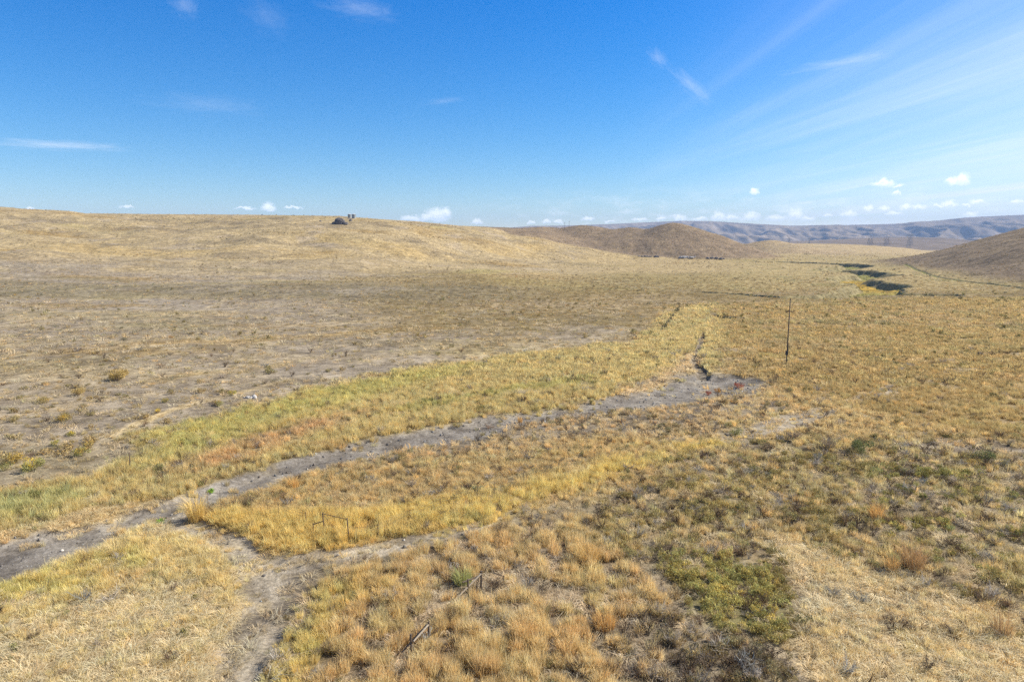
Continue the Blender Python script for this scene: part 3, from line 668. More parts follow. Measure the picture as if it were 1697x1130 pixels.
# ------------------------------------------------------------------ the ground sheet
rows = []
r = 5.0
while r < 1750:
    rows.append(r)
    r *= 1.0062 if (r < 235 or r > 720) else 1.0036
rows.append(1800.0)
rows = np.array(rows)
fine_a = np.radians(np.arange(-45, 45.001, .09))
rest = np.radians(np.arange(48, 312.1, 3.0))
angs = np.concatenate([fine_a, rest])
NR, NA = len(rows), len(angs)
RR, AA = np.meshgrid(rows, angs, indexing='ij')
GX = (RR * np.sin(AA)).ravel(); GY = (RR * np.cos(AA)).ravel()
GZ = height(GX, GY)
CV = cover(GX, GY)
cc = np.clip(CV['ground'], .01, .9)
GV = np.stack([GX, GY, GZ], 1)
ii, jj = np.meshgrid(np.arange(NR - 1), np.arange(NA), indexing='ij')
j2 = (jj + 1) % NA
Q = np.stack([ii * NA + jj, (ii + 1) * NA + jj, (ii + 1) * NA + j2, ii * NA + j2], -1).reshape(-1, 4)
h1, h2, h3 = CV['hill']
fv = lambda a: a[Q].mean(1)
cls = np.zeros(len(Q), np.int32)
cls[fv(h1) > 1.0] = 1; cls[fv(h2) > 1.0] = 2; cls[fv(h3) > 1.0] = 3
cls[fv(CV['wash']) > .5] = 4
cls[(fv(CV['trk']) > .5) & (cls != 4)] = 5
cls[fv(CV['gul']) > .5] = 6
NAMES = {0: 'ground', 1: 'hill', 2: 'hill', 3: 'hill', 4: 'dry_wash', 5: 'dirt_track', 6: 'gully'}
LBL = {0: 'dry grassland rising to low rolling hills on the left', 1: 'broad twin topped brown hill in the middle distance', 2: 'small round brown hill behind the gully', 3: 'stony brown hillside at the right edge',
       4: 'grey gravel wash curving across the grassland', 5: 'pale dirt track between tall dry grass', 6: 'eroded gully with dark cut banks'}
GR_R = np.hypot(GX, GY)
stony = np.clip(CV['bare'] + .25 * (1 - sstep(150, 260, GR_R)), 0, 1)
hillm = np.clip((h1 > 1) * 1.0 + (h2 > 1) + (h3 > 1), 0, 1)
clumpy = np.clip(sstep(70, 170, GR_R) * (.35 + .45 * sstep(-.2, .4, fbm(GX, GY, 50, 3, 111))) * (1 - CV['gul']) + .4 * hillm, 0, 1) * (1 - CV['bare'])
# outward row order: keep normals up
for k, nm in NAMES.items():
    q = Q[cls == k]
    if not len(q): continue
    used, inv = np.unique(q, return_inverse=True)
    inv = inv.reshape(-1, 4)[:, ::-1]
    me = mesh_from(nm, GV[used], inv.ravel(), np.full(len(inv), 4), M_GROUND, smooth=True)
    a = me.attributes.new('cover_colour', 'FLOAT_COLOR', 'POINT')
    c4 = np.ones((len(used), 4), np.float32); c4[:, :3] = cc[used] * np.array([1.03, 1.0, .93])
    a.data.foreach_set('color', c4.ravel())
    a = me.attributes.new('stony', 'FLOAT', 'POINT'); a.data.foreach_set('value', stony[used].astype(np.float32))
    a = me.attributes.new('clumpy', 'FLOAT', 'POINT'); a.data.foreach_set('value', clumpy[used].astype(np.float32))
    o = link(nm, me)
    tag(o, LBL[k], None, None, 'structure')

# ------------------------------------------------------------------ far hills
def far_mat(name, c0, c1, c2, sc):
    m, t, out = new_mat(name)
    tcn = t.n('ShaderNodeTexCoord'); P = tcn.outputs['Object']
    n = t.noise(P, sc, 6, .65); n_ = t.noise(P, sc * 6, 4, .6)
    c = t.mix(t.ramp(n, .35, .65), c0 + (1,), c1 + (1,)); c = t.mix(t.math('MULTIPLY', t.ramp(n_, .5, .7), .6), c, c2 + (1,))
    b = t.n('ShaderNodeBsdfDiffuse'); t.put(b.inputs[0], c); t.t.links.new(b.outputs[0], out.inputs[0])
    return m
def far_hills(name, crest, Y0, Y1, Ycf, z0, mat, label, er, wl, nb=420, nr=110):
    B = np.array([bear(c[0], c[1]) for c in crest]); S = np.array([slope_of(c[1]) for c in crest])
    bs = np.linspace(B[0], B[-1], nb); ts = np.linspace(0, 1, nr)
    TT, BB = np.meshgrid(ts, bs, indexing='ij')
    Yc = Ycf(BB)
    YY = Y0 + (Y1 - Y0) * TT
    XX = BB * YY
    zc = CAM_H + np.interp(BB, B, S) * Yc
    t = np.clip((YY - Y0) / (Yc - Y0), 0, 1)
    pr = t ** 1.25 * (1.4 - .4 * t ** 2) / 1.0
    zz_ = z0 + (zc - z0) * np.minimum(pr, 1.0)
    rid = 1 - np.abs(fbm(XX, YY * .45, wl, 5, 121, .55)) * 1.6
    mask = np.sin(np.pi * np.clip(t, 0, 1)) ** .7
    zz_ = zz_ - er * (1 - rid) * mask * 1.0 + er * .35 * mask * fbm(XX, YY, wl * 3, 3, 123)
    zz_ = np.where(YY > Yc, zc - (YY - Yc) * .05, zz_)
    V = np.stack([XX, YY, zz_], -1).reshape(-1, 3)
    i_, j_ = np.meshgrid(np.arange(nr - 1), np.arange(nb - 1), indexing='ij')
    q = np.stack([i_ * nb + j_, i_ * nb + j_ + 1, (i_ + 1) * nb + j_ + 1, (i_ + 1) * nb + j_], -1).reshape(-1, 4)
    o = link(name, mesh_from(name, V, q.ravel(), np.full(len(q), 4), mat, smooth=True))
    tag(o, label, None, None, 'structure')
    return o, (bs, S, B)
M_FAR = far_mat('far_range', (.22, .18, .14), (.32, .26, .20), (.13, .12, .10), .0012)
M_FAR2 = far_mat('far_downs', (.17, .14, .12), (.24, .195, .155), (.12, .105, .09), .004)
far_hills('distant_ridge', [(200, 400), (700, 385), (850, 377), (880, 374.5), (930, 374), (1010, 371.5), (1060, 369), (1130, 366), (1180, 366.5), (1250, 371), (1310, 374), (1400, 373), (1480, 371), (1550, 366.5), (1600, 360.5), (1650, 358), (1697, 356), (1800, 351), (2000, 350)],
          3600, 9000, lambda b: 7200 + 300 * np.sin(b * 9), -40, M_FAR, 'long bluish eroded ridge on the horizon', 190, 850, 1000, 260)
far_hills('distant_hills', [(300, 420), (1100, 412), (1230, 404), (1290, 401), (1340, 399), (1400, 396), (1450, 394), (1500, 393), (1560, 394), (1620, 399), (1680, 403), (1800, 402), (2300, 404)],
          1500, 3400, lambda b: 2750 + 150 * np.sin(b * 14), -22, M_FAR2, 'low purple brown hills beyond the valley', 12, 420, 420, 90)
# the plain under and beyond them
pl = np.array([[-10500, -1500, -62], [10500, -1500, -62], [10500, 9300, -62], [-10500, 9300, -62]], float)
tag(link('plain', mesh_from('plain', pl, [0, 1, 2, 3], [4], M_FAR2)), 'low plain under the far hills', None, None, 'structure')

# ------------------------------------------------------------------ grass and brush prototypes (kept out of the scene, used as instances)
def blades(n, rad, h0, h1, lean0, lean1, w0, w1, bend=.5, wind=(0, 0), seed=0, curl=0.0):
    g = np.random.default_rng(seed)
    a = g.random(n) * 2 * np.pi; rr = rad * np.sqrt(g.random(n))
    bx, by = rr * np.cos(a), rr * np.sin(a)
    h = h0 + (h1 - h0) * g.random(n)
    h = h * (1 - .35 * (rr / max(rad, 1e-6)) ** 2)
    la = a + g.normal(0, .7, n); le = lean0 + (lean1 - lean0) * g.random(n)
    w = w0 + (w1 - w0) * g.random(n)
    lx, ly = np.cos(la) * le + wind[0], np.sin(la) * le + wind[1]
    fa = g.random(n) * np.pi
    fx, fy = np.cos(fa) * w * .5, np.sin(fa) * w * .5
    V = np.zeros((n, 5, 3))
    mz = h * .55
    V[:, 0] = np.stack([bx - fx, by - fy, 0 * h - .04], 1); V[:, 1] = np.stack([bx + fx, by + fy, 0 * h - .04], 1)
    mx, my = bx + lx * h * .35, by + ly * h * .35
    V[:, 2] = np.stack([mx + fx * .9, my + fy * .9, mz], 1); V[:, 3] = np.stack([mx - fx * .9, my - fy * .9, mz], 1)
    tz = h * (1 - bend * np.minimum(1, np.hypot(lx, ly)) * .5)
    V[:, 4] = np.stack([bx + lx * h, by + ly * h, tz], 1)
    k = np.arange(n) * 5
    F = []; T = []
    f = np.stack([k, k + 1, k + 2, k + 3, k + 3, k + 2, k + 4], 1).ravel()
    T = np.tile([4, 3], n)
    br = .84 + .30 * g.random(n)
    hue = g.normal(0, .03, n)
    c = np.stack([br * (1 + hue), br, br * (1 - hue * 1.5)], 1)
    C = np.repeat(c, 5, 0)
    return V.reshape(-1, 3), f, T, C
def leaves(n, rad, hgt, size, seed=0, lumps=5, twigs=14, squash=.8, tw_col=(.9, .75, .7)):
    """a low bush: several lobes of small leaves on short twigs"""
    g = np.random.default_rng(seed)
    L = [(0, 0, hgt * .55, rad * .62)]
    for k in range(lumps):
        a = g.random() * 6.283; q = rad * (.35 + .4 * g.random())
        L.append((q * math.cos(a), q * math.sin(a), hgt * (.25 + .45 * g.random()), rad * (.28 + .25 * g.random())))
    L = np.array(L)
    pick = g.integers(0, len(L), n)
    d = g.normal(0, 1, (n, 3)); d /= np.linalg.norm(d, axis=1)[:, None]
    q = (.45 + .6 * g.random(n) ** .6)
    P = L[pick, :3] + d * (L[pick, 3] * q)[:, None] * np.array([1, 1, squash])
    P[:, 2] = np.maximum(P[:, 2], .02 + .1 * g.random(n) * hgt)
    u = g.normal(0, 1, (n, 3)); u[:, 2] = np.abs(u[:, 2]) + .5; u /= np.linalg.norm(u, axis=1)[:, None]
    w = np.cross(u, g.normal(0, 1, (n, 3))); w /= np.linalg.norm(w, axis=1)[:, None] + 1e-9
    s = size * (.6 + .8 * g.random(n))
    V = np.zeros((n, 4, 3))
    V[:, 0] = P - u * s[:, None]; V[:, 1] = P + w * (s * .42)[:, None]; V[:, 2] = P + u * s[:, None]; V[:, 3] = P - w * (s * .42)[:, None]
    k = np.arange(n) * 4
    f = np.stack([k, k + 1, k + 2, k + 3], 1).ravel(); T = np.full(n, 4)
    br = .8 + .4 * g.random(n); hue = g.normal(0, .05, n)
    c = np.stack([br * (1 + hue), br, br * (1 - hue)], 1)
    C = np.repeat(c, 4, 0)
    tv, tf, tt, tc2 = blades(twigs, rad * .3, hgt * .6, hgt * 1.1, .3, .9, .012, .03, .3, seed=seed + 500)
    tc2 = tc2 * np.array(tw_col)
    return np.vstack([V.reshape(-1, 3), tv]), np.concatenate([f, tf + len(V) * 4]), np.concatenate([T, tt]), np.vstack([C, tc2])
def twiggy(n, rad, hgt, seed=0, w0=.006, w1=.016):
    """dry skeleton bush: forking bare stems"""
    g = np.random.default_rng(seed)
    Vs, Fs, C = [], [], []
    def stick(p, q, w):
        d = np.array(q) - np.array(p); s = np.cross(d, g.normal(0, 1, 3)); s = s / (np.linalg.norm(s) + 1e-9) * w
        b = len(Vs) * 1
        k = sum(len(v) for v in Vs)
        Vs.append(np.array([p - s, p + s, q + s * .6, q - s * .6])); Fs.append([k, k + 1, k + 2, k + 3])
        br = .6 + .7 * g.random(); C.append(np.tile([br, br * .97, br * .95], (4, 1)))
    for k in range(n):
        a = g.random() * 6.283; ln = .3 + .9 * g.random()
        p0 = np.array([.15 * rad * g.normal(), .15 * rad * g.normal(), 0.])
        p1 = p0 + np.array([math.cos(a) * rad * .5 * ln, math.sin(a) * rad * .5 * ln, hgt * (.35 + .25 * g.random())])
        stick(p0, p1, w1)
        for _ in range(3):
            p2 = p1 + np.array([math.cos(a) * rad * .4, math.sin(a) * rad * .4, hgt * .3]) * (.4 + .8 * g.random()) + g.normal(0, .16, 3) * rad
            p2[2] = max(p2[2], .03)
            stick(p1, p2, (w0 + w1) / 2)
            for _ in range(2):
                p3 = p2 + g.normal(0, .2, 3) * rad + np.array([0, 0, .1 * hgt]); p3[2] = max(p3[2], .03)
                stick(p2, p3, w0)
    V = np.vstack(Vs); F = np.array(Fs)
    return V, F.ravel(), np.full(len(F), 4), np.vstack(C)
def proto_coll(name, specs, mat):
    c = bpy.data.collections.new(name)
    for k, sp in enumerate(specs):
        me = mesh_from('%s_%s' % (name, 'abcdefghijklmnop'[k]), sp[0], sp[1], sp[2], mat, sp[3])
        o = bpy.data.objects.new(me.name, me)
        c.objects.link(o)
    return c
WIND = (-.10, .02)
tall_specs = [blades(60, .26, .5, 1.15, .05, .42, .014, .030, seed=1, wind=WIND), blades(52, .32, .4, 1.1, .1, .55, .014, .030, seed=2, wind=WIND), blades(46, .20, .6, 1.3, .02, .35, .014, .028, seed=3, wind=WIND), blades(64, .36, .4, 1.0, .15, .7, .014, .030, seed=4),
              blades(30, .34, .5, 1.0, .08, .5, .03, .06, seed=5, wind=WIND), blades(30, .40, .45, .95, .1, .6, .03, .06, seed=6, wind=WIND), blades(26, .45, .5, 1.0, .1, .6, .04, .08, seed=7)]
mat_specs = [blades(60, .34, .25, .75, .7, 1.7, .014, .032, bend=1.3, seed=11, wind=(-.5, .15)), blades(60, .36, .25, .7, .7, 1.8, .014, .032, bend=1.3, seed=12, wind=(.5, -.3)), blades(60, .34, .2, .6, .8, 1.9, .014, .032, bend=1.3, seed=13), blades(26, .4, .2, .6, .7, 1.7, .03, .06, bend=1.3, seed=14)]
leaf_specs = [leaves(230, .36, .55, .040, 21), leaves(240, .42, .48, .040, 22, 6), leaves(220, .30, .65, .038, 23, 4), leaves(260, .46, .42, .042, 24, 7), leaves(80, .40, .55, .085, 25, 5, 6)]
twig_specs = [twiggy(16, .40, .55, 31), twiggy(18, .46, .45, 32), twiggy(14, .34, .65, 33), twiggy(20, .5, .36, 34)]
C_TALL = proto_coll('dry_grass_tuft', tall_specs, M_BLADE)
C_MAT = proto_coll('beaten_grass_tuft', mat_specs, M_BLADE)
C_LEAF = proto_coll('brush_clump', leaf_specs, M_LEAF)
C_TWIG = proto_coll('dead_brush', twig_specs, M_LEAF)

def scatter_obj(name, pts, rot, scl, tint, idx, coll, label):
    me = bpy.data.meshes.new(name)
    n = len(pts)
    me.vertices.add(n); me.vertices.foreach_set('co', np.asarray(pts, np.float32).ravel())
    for nm, ty, arr, key in (('rot', 'FLOAT_VECTOR', rot, 'vector'), ('scl', 'FLOAT_VECTOR', scl, 'vector')):
        a = me.attributes.new(nm, ty, 'POINT'); a.data.foreach_set(key, np.asarray(arr, np.float32).ravel())
    a = me.attributes.new('tint', 'FLOAT_COLOR', 'POINT'); c4 = np.ones((n, 4), np.float32); c4[:, :3] = tint; a.data.foreach_set('color', c4.ravel())
    a = me.attributes.new('idx', 'INT', 'POINT'); a.data.foreach_set('value', np.asarray(idx, np.int32))
    o = link(name, me); tag(o, label, None, None, 'stuff')
    ng = bpy.data.node_groups.new(name, 'GeometryNodeTree')
    ng.interface.new_socket('Geometry', in_out='INPUT', socket_type='NodeSocketGeometry'); ng.interface.new_socket('Geometry', in_out='OUTPUT', socket_type='NodeSocketGeometry')
    gi = ng.nodes.new('NodeGroupInput'); go = ng.nodes.new('NodeGroupOutput')
    iop = ng.nodes.new('GeometryNodeInstanceOnPoints'); ci = ng.nodes.new('GeometryNodeCollectionInfo')
    ci.inputs['Collection'].default_value = coll; ci.inputs['Separate Children'].default_value = True; ci.inputs['Reset Children'].default_value = True
    def na(nm, ty):
        k = ng.nodes.new('GeometryNodeInputNamedAttribute'); k.data_type = ty; k.inputs[0].default_value = nm; return k.outputs[0]
    L = ng.links.new
    L(gi.outputs[0], iop.inputs['Points']); L(ci.outputs[0], iop.inputs['Instance'])
    iop.inputs['Pick Instance'].default_value = True
    L(na('idx', 'INT'), iop.inputs['Instance Index']); L(na('rot', 'FLOAT_VECTOR'), iop.inputs['Rotation']); L(na('scl', 'FLOAT_VECTOR'), iop.inputs['Scale'])
    L(iop.outputs[0], go.inputs[0])
    md = o.modifiers.new('scatter', 'NODES'); md.node_group = ng
    return o

TMAX = math.tan(R(43))
def candidates(y0, y1, dens):
    """uniform random points in a wedge ahead of the camera"""
    n = int(dens * TMAX * (y1 * y1 - y0 * y0))
    y = np.sqrt(rng.random(n) * (y1 * y1 - y0 * y0) + y0 * y0)
    x = (rng.random(n) * 2 - 1) * TMAX * y
    return x, y
def gather(field, bands, dmax_of):
    X, Y_, K = [], [], []
    out = []
    for (y0, y1, mult, size) in bands:
        dm = dmax_of * mult
        x, y = candidates(y0, y1, dm)
        cv = cover(x, y)
        p = np.clip(cv[field] / dmax_of, 0, 1) * (1 - sstep(190, 430, y + 60 * fbm(x, y, 90, 3, 161)))
        keep = rng.random(len(x)) < p
        out.append((x[keep], y[keep], {k: cv[k][keep] for k in KEYS}, np.full(keep.sum(), size)))
    x = np.concatenate([o[0] for o in out]); y = np.concatenate([o[1] for o in out]); s = np.concatenate([o[3] for o in out])
    cv = {k: np.concatenate([o[2][k] for o in out]) for k in KEYS}
    return x, y, cv, s
def jitter_tint(c, amt, gain=1.74):
    c = c * gain * np.array([.955, .955, .95])
    lum = (c * np.array([.3, .6, .1])).sum(1, keepdims=True)
    c = c + (lum - c) * .05
    n = len(c)
    b = 1 + rng.normal(0, amt, n); h = rng.normal(0, amt * .35, n)
    c = c * np.stack([b * (1 + h), b, b * (1 - h)], 1)
    return np.clip(c / np.maximum(1, c.max(1, keepdims=True) / .84), .015, .86)
def up_rot(n, tilt=.08):
    return np.stack([rng.normal(0, tilt, n), rng.normal(0, tilt, n), rng.random(n) * 6.283], 1)

# tall dry grass
x, y, cv, s = gather('tall', [(16, 52, 1.5, 1.0), (52, 90, 1.0, 1.15), (90, 150, .5, 1.5), (150, 440, .11, 1.9)], 11.0)
z = height(x, y); n = len(x)
hh = cv['tallh'] * (.62 + .55 * rng.random(n)) * (1 + .35 * fbm(x, y, 7, 2, 131))
ws = s * (.62 + .45 * rng.random(n)) * np.clip(.6 + .5 * cv['tallh'], .6, 1.2)
far_i = s > 1.25
idx = np.where(far_i, rng.integers(4, 7, n), rng.integers(0, 4, n))
scatter_obj('dry_grass', np.stack([x, y, z], 1), up_rot(n), np.stack([ws, ws, hh * np.sqrt(s)], 1), jitter_tint(cv['tallc'], .13), idx, C_TALL, 'tall dry golden grass across the valley')
N_T = n
# beaten grass
x, y, cv, s = gather('mat', [(16, 60, 1.0, 1.0), (60, 110, .5, 1.35), (110, 220, .16, 1.9)], 9.0)
z = height(x, y); n = len(x)
# combed in swirls
sw = fbm(x, y, 9, 2, 141) * 5
rot = np.stack([rng.normal(0, .1, n), rng.normal(0, .1, n), sw + rng.normal(0, .5, n)], 1)
ws = s * (.8 + .5 * rng.random(n))
idx = np.where(s > 1.3, 3, rng.integers(0, 3, n))
scatter_obj('beaten_grass', np.stack([x, y, z], 1), rot, np.stack([ws, ws, ws * .75], 1), jitter_tint(cv['matc'], .12), idx, C_MAT, 'pale flattened dry grass')
N_M = n
# leafy brush
x, y, cv, s = gather('leaf', [(16, 70, 1.0, 1.0), (70, 130, .55, 1.2), (130, 260, .35, 1.35)], 7.0)
z = height(x, y); n = len(x)
ws = s * (.55 + .75 * rng.random(n) ** 1.5)
idx = np.where(s > 1.25, 4, rng.integers(0, 4, n))
scatter_obj('brush', np.stack([x, y, z], 1), up_rot(n), np.stack([ws, ws, ws * (.75 + .5 * rng.random(n))], 1), jitter_tint(cv['leafc'] * np.array([1.08, 1.0, .85]), .16, 1.95), idx, C_LEAF, 'low green and olive brush')
N_L = n
# dead brush
x, y, cv, s = gather('twig', [(16, 70, 1.0, 1.0), (70, 120, .5, 1.2)], 2.0)
z = height(x, y); n = len(x)
ws = s * (.6 + .7 * rng.random(n))
tw = np.where(rng.random(n)[:, None] < .35, np.array([.25, .225, .19]), np.array([.11, .08, .055]))
scatter_obj('dead_brush', np.stack([x, y, z], 1), up_rot(n), np.stack([ws, ws, ws], 1), jitter_tint(tw, .15), rng.integers(0, 4, n), C_TWIG, 'grey and brown dead brush among the grass')
N_W = n
# loose stones on the wash and tracks
x, y = candidates(20, 110, 2.2); cv_ = cover(x, y); k = rng.random(len(x)) < np.clip(cv_['wash'] + .35 * cv_['trk'], 0, 1) * (.35 + .65 * sstep(-.2, .4, fbm(x, y, 5, 3, 171)))
x, y = x[k], y[k]; n = len(x); z = height(x, y)
st = []
for q in range(3):
    b_ = bmesh.new(); bmesh.ops.create_icosphere(b_, subdivisions=1, radius=.5)
    V_ = np.array([v.co[:] for v in b_.verts]) * (1 + .3 * np.random.default_rng(q).normal(0, 1, (len(b_.verts), 1)).clip(-1, 1)); F_ = np.array([[v.index for v in f.verts] for f in b_.faces]); b_.free()
    st.append((V_, F_.ravel(), np.full(len(F_), 3), np.ones((len(V_), 3))))
C_STONE = proto_coll('stone', st, blade_mat('loose_stone', 0.0, True))
sz = .05 + .20 * rng.random(n) ** 4 + (y / 110) * .08
tc3 = np.where((rng.random(n) < .3)[:, None], np.array([.40, .385, .365]), np.array([.15, .14, .135]))
scatter_obj('gravel', np.stack([x, y, z + sz * .1], 1), rng.random((n, 3)) * 6.28, np.stack([sz * (.8 + .6 * rng.random(n)), sz, sz * .7], 1), jitter_tint(tc3, .2, 1.0), rng.integers(0, 3, n), C_STONE, 'loose stones and gravel on the wash and tracks')
# scrub specks on the far slopes
y = np.sqrt(rng.random(42000)) * 950; x = (rng.random(42000) * 2 - 1) * TMAX * y
k = (y > 130) & (rng.random(len(y)) < .10 + .9 * sstep(0, .5, fbm(x, y, 60, 4, 151)))
x, y = x[k], y[k]
cv = cover(x, y); k = (cv['gul'] < .3)
x, y = x[k], y[k]
# brush crowding the gully banks
bx, by = [], []
for P, hw_, dep in GULLY_W[:5]:
    L_ = np.hypot(*np.diff(P, axis=0).T); m_ = int(L_.sum() * (.9 if hw_ > 5 else .35)); t_ = rng.random(m_) * (len(P) - 1); i_ = t_.astype(int)
    q_ = P[i_] + (P[i_ + 1] - P[i_]) * (t_ - i_)[:, None]
    a_ = rng.random(m_) * 6.283; r_ = hw_ * (.65 + .5 * rng.random(m_))
    bx.append(q_[:, 0] + r_ * np.cos(a_)); by.append(q_[:, 1] + r_ * np.sin(a_))
nb_ = sum(len(q) for q in bx)
x = np.concatenate([x] + bx); y = np.concatenate([y] + by)
z = height(x, y); n = len(x)
ws = (.5 + .9 * rng.random(n) ** 3) * (1 + y / 1500)
tcol = np.where((rng.random(n) < .6)[:, None], np.array([.19, .155, .085]), np.array([.30, .225, .12]))
tcol[-nb_:] = np.array([.20, .19, .075]); ws[-nb_:] *= 1.1
scatter_obj('scrub', np.stack([x, y, z], 1), up_rot(n), np.stack([ws * 1.3, ws * 1.3, ws * .8], 1), jitter_tint(tcol, .2), np.full(n, 4), C_LEAF, 'low scrub dotted over the plain and hillsides')
print('instances', N_T, N_M, N_L, N_W, n)

# ------------------------------------------------------------------ solid helpers for the things
class MB:
    """collects boxes, bars and lumps into one mesh"""
    def __init__(s): s.bm = bmesh.new()
    def bar(s, p, q, r0, r1=None, n=8):
        p, q = Vector(p), Vector(q); r1 = r0 if r1 is None else r1
        d = q - p; M = d.to_track_quat('Z', 'Y').to_matrix().to_4x4(); M.translation = (p + q) / 2
        bmesh.ops.create_cone(s.bm, cap_ends=True, segments=n, radius1=r0, radius2=r1, depth=d.length, matrix=M)
        return s
    def box(s, c, size, rot=None):
        M = Matrix.Translation(c)
        if rot: M = M @ rot
        r = bmesh.ops.create_cube(s.bm, size=1.0, matrix=M @ Matrix.Diagonal((*size, 1)))
        return s
    def lump(s, c, rad, squash=.7, seed=0, sub=3):
        r = bmesh.ops.create_icosphere(s.bm, subdivisions=sub, radius=1.0)
        V = np.array([v.co[:] for v in r['verts']])
        k = 1 + .28 * perlin(V[:, 0] * 1.7 + V[:, 2], V[:, 1] * 1.7 - V[:, 2], seed) + .16 * perlin(V[:, 0] * 4 + V[:, 2] * 3, V[:, 1] * 4, seed + 3)
        for v, f in zip(r['verts'], k):
            v.co = Vector((v.co.x * rad[0] * f, v.co.y * rad[1] * f, max(v.co.z, -.35) * rad[2] * f)) + Vector(c)
        return s
    def build(s, name, mat, parent=None, smooth=False):
        me = bpy.data.meshes.new(name); s.bm.to_mesh(me); s.bm.free(); me.materials.append(mat)
        if smooth: me.polygons.foreach_set('use_smooth', np.ones(len(me.polygons), bool))
        return link(name, me, parent)
M_WOOD = plain_mat('weathered_wood', (.30, .25, .19), .9, .35, 30)
M_WOOD_D = plain_mat('dark_old_wood', (.12, .092, .07), .9, .4, 25)
M_WOOD_P = plain_mat('pole_wood', (.12, .095, .075), .9, .35, 20)
M_RUST = plain_mat('rusty_steel', (.13, .09, .065), .8, .35, 40)
M_STEEL = plain_mat('dark_steel', (.05, .055, .06), .7, .3, 4)
M_GALV = plain_mat('galvanised_steel', (.20, .21, .22), .6, .2, 4)
M_ROCK = plain_mat('grey_rock', (.13, .12, .12), .95, .45, .9, bump=.8)
M_ROCKP = plain_mat('pale_stone', (.40, .38, .36), .95, .3, 3, bump=.6)
M_TANK = plain_mat('dark_tank', (.26, .29, .31), .5, .2, 1)
M_TANKR = plain_mat('pale_tank_roof', (.55, .56, .57), .5, .1, 1)
M_GLASSY = plain_mat('brown_porcelain', (.12, .06, .04), .4, .2, 30)
def on_ground(u, v):
    """point of the terrain seen at a pixel of the photograph"""
    dx, dy, dz = pix_dir(u, v)
    lo = 20.0
    ts = np.geomspace(22, 1500, 3000)
    zz = CAM_H + dz * ts - height(dx * ts, dy * ts)
    k = np.argmax(zz < 0) if (zz < 0).any() else len(ts) - 1
    a, b = ts[max(k - 1, 0)], ts[k]
    za, zb = zz[max(k - 1, 0)], zz[k]
    t = a + (b - a) * (za / (za - zb) if za != zb else 0)
    return Vector((dx * t, dy * t, hz(dx * t, dy * t)))
def px_m(p): return p.length / F_PX      # metres per photo pixel there
def at_depth(u, Y, v=385):
    x = bear(u, v) * Y
    return Vector((x, Y, hz(x, Y)))

# utility pole
b = on_ground(1303, 604)
up = tag(empty('utility_pole', b, R(8)), 'tall thin wooden utility pole standing alone in the golden plain', 'utility pole')
MB().bar((0, 0, -.8), (.05, 0, 10.2), .095, .07, 12).build('pole', M_WOOD_P, up, True)
ca = MB().box((.04, -.11, 8.4), (1.5, .08, .10)).build('cross_arm', M_WOOD_P, up)
for dx_ in (-.68, -.25, .68):
    MB().bar((.04 + dx_, -.11, 8.44), (.04 + dx_, -.11, 8.66), .06, .045, 8).build('insulator', M_GLASSY, ca)
MB().bar((.05, 0, 10.18), (.05, 0, 10.45), .07, .05, 8).build('top_insulator', M_GLASSY, up)
bx_ = MB().box((-.16, -.22, 1.9), (.34, .26, .66)).build('equipment_box', M_STEEL, up)
MB().bar((-.16, -.20, -.2), (-.16, -.20, 1.55), .035, None, 6).build('conduit', M_STEEL, bx_)
MB().bar((.14, -.03, 2.2), (.13, -.03, 3.4), .04, None, 6).build('riser', M_STEEL, up)

# gate brace in the gold grass
p0, p1 = on_ground(539, 888), on_ground(579, 897)
g = tag(empty('gate_brace', p0), 'rusty steel pipe brace with a top rail standing in bright gold grass by the track', 'fence brace')
d = p1 - p0
MB().bar((0, 0, -.3), (-.12, 0, 1.6), .042).build('post', M_RUST, g)
MB().bar((d.x, d.y, -.3), (d.x - .10, d.y, 1.6), .042).build('post', M_RUST, g)
MB().bar((-.115, 0, 1.55), (d.x - .09, d.y, 1.5), .024).build('rail', M_RUST, g)
MB().bar((-.1, 0, 1.5), (d.x * .62, d.y * .62, .35), .010, None, 5).build('brace_wire', M_STEEL, g)
q = on_ground(520, 886) - p0
MB().bar((-.06, 0, 1.05), (q.x, q.y, .72), .032).build('side_rail', M_RUST, g)
MB().bar((q.x, q.y, -.3), (q.x - .02, q.y, .8), .036).build('side_post', M_RUST, g)

# wire fences and single posts
def steel_post(name, base, h, parent=None, lean=(0, 0), r=.018, mat=None):
    return MB().bar((base[0], base[1], base[2] - .3), (base[0] + lean[0], base[1] + lean[1], base[2] + h), r, None, 6).build(name, mat or M_RUST, parent)
def wire_fence(pix, label, h=1.1, wires=(.45, .75, 1.0), group=None):
    P = [on_ground(u, v) for u, v in pix]
    f = tag(empty('wire_fence', P[0]), label, 'fence', group)
    L = [p - P[0] for p in P]
    for p in L:
        steel_post('post', p, h * random.uniform(.92, 1.08), f, (random.uniform(-.08, .08), random.uniform(-.05, .05)))
    for w in wires:
        m = MB()
        for a, b in zip(L, L[1:]):
            mid = (a + b) / 2 + Vector((0, 0, w - .06))
            m.bar(a + Vector((0, 0, w)), mid, .006, None, 4); m.bar(mid, b + Vector((0, 0, w)), .006, None, 4)
        m.build('wire', M_STEEL, f)
    return f
wire_fence([(592, 898), (627, 893), (680, 868), (731, 848), (790, 828), (819, 820), (868, 803), (925, 783), (985, 765)], 'rusty wire fence running from the gate brace up through the gold grass')
wire_fence([(345, 836), (366, 838), (392, 841), (417, 845), (462, 858), (507, 874)], 'thin wire fence crossing the grey wash left of the gate brace')
wire_fence([(1086, 566), (1096, 551), (1108, 536), (1118, 523), (1126, 515)], 'short dark weed choked fence line in the green strip beyond the wash', 1.3)
b = on_ground(216, 781)
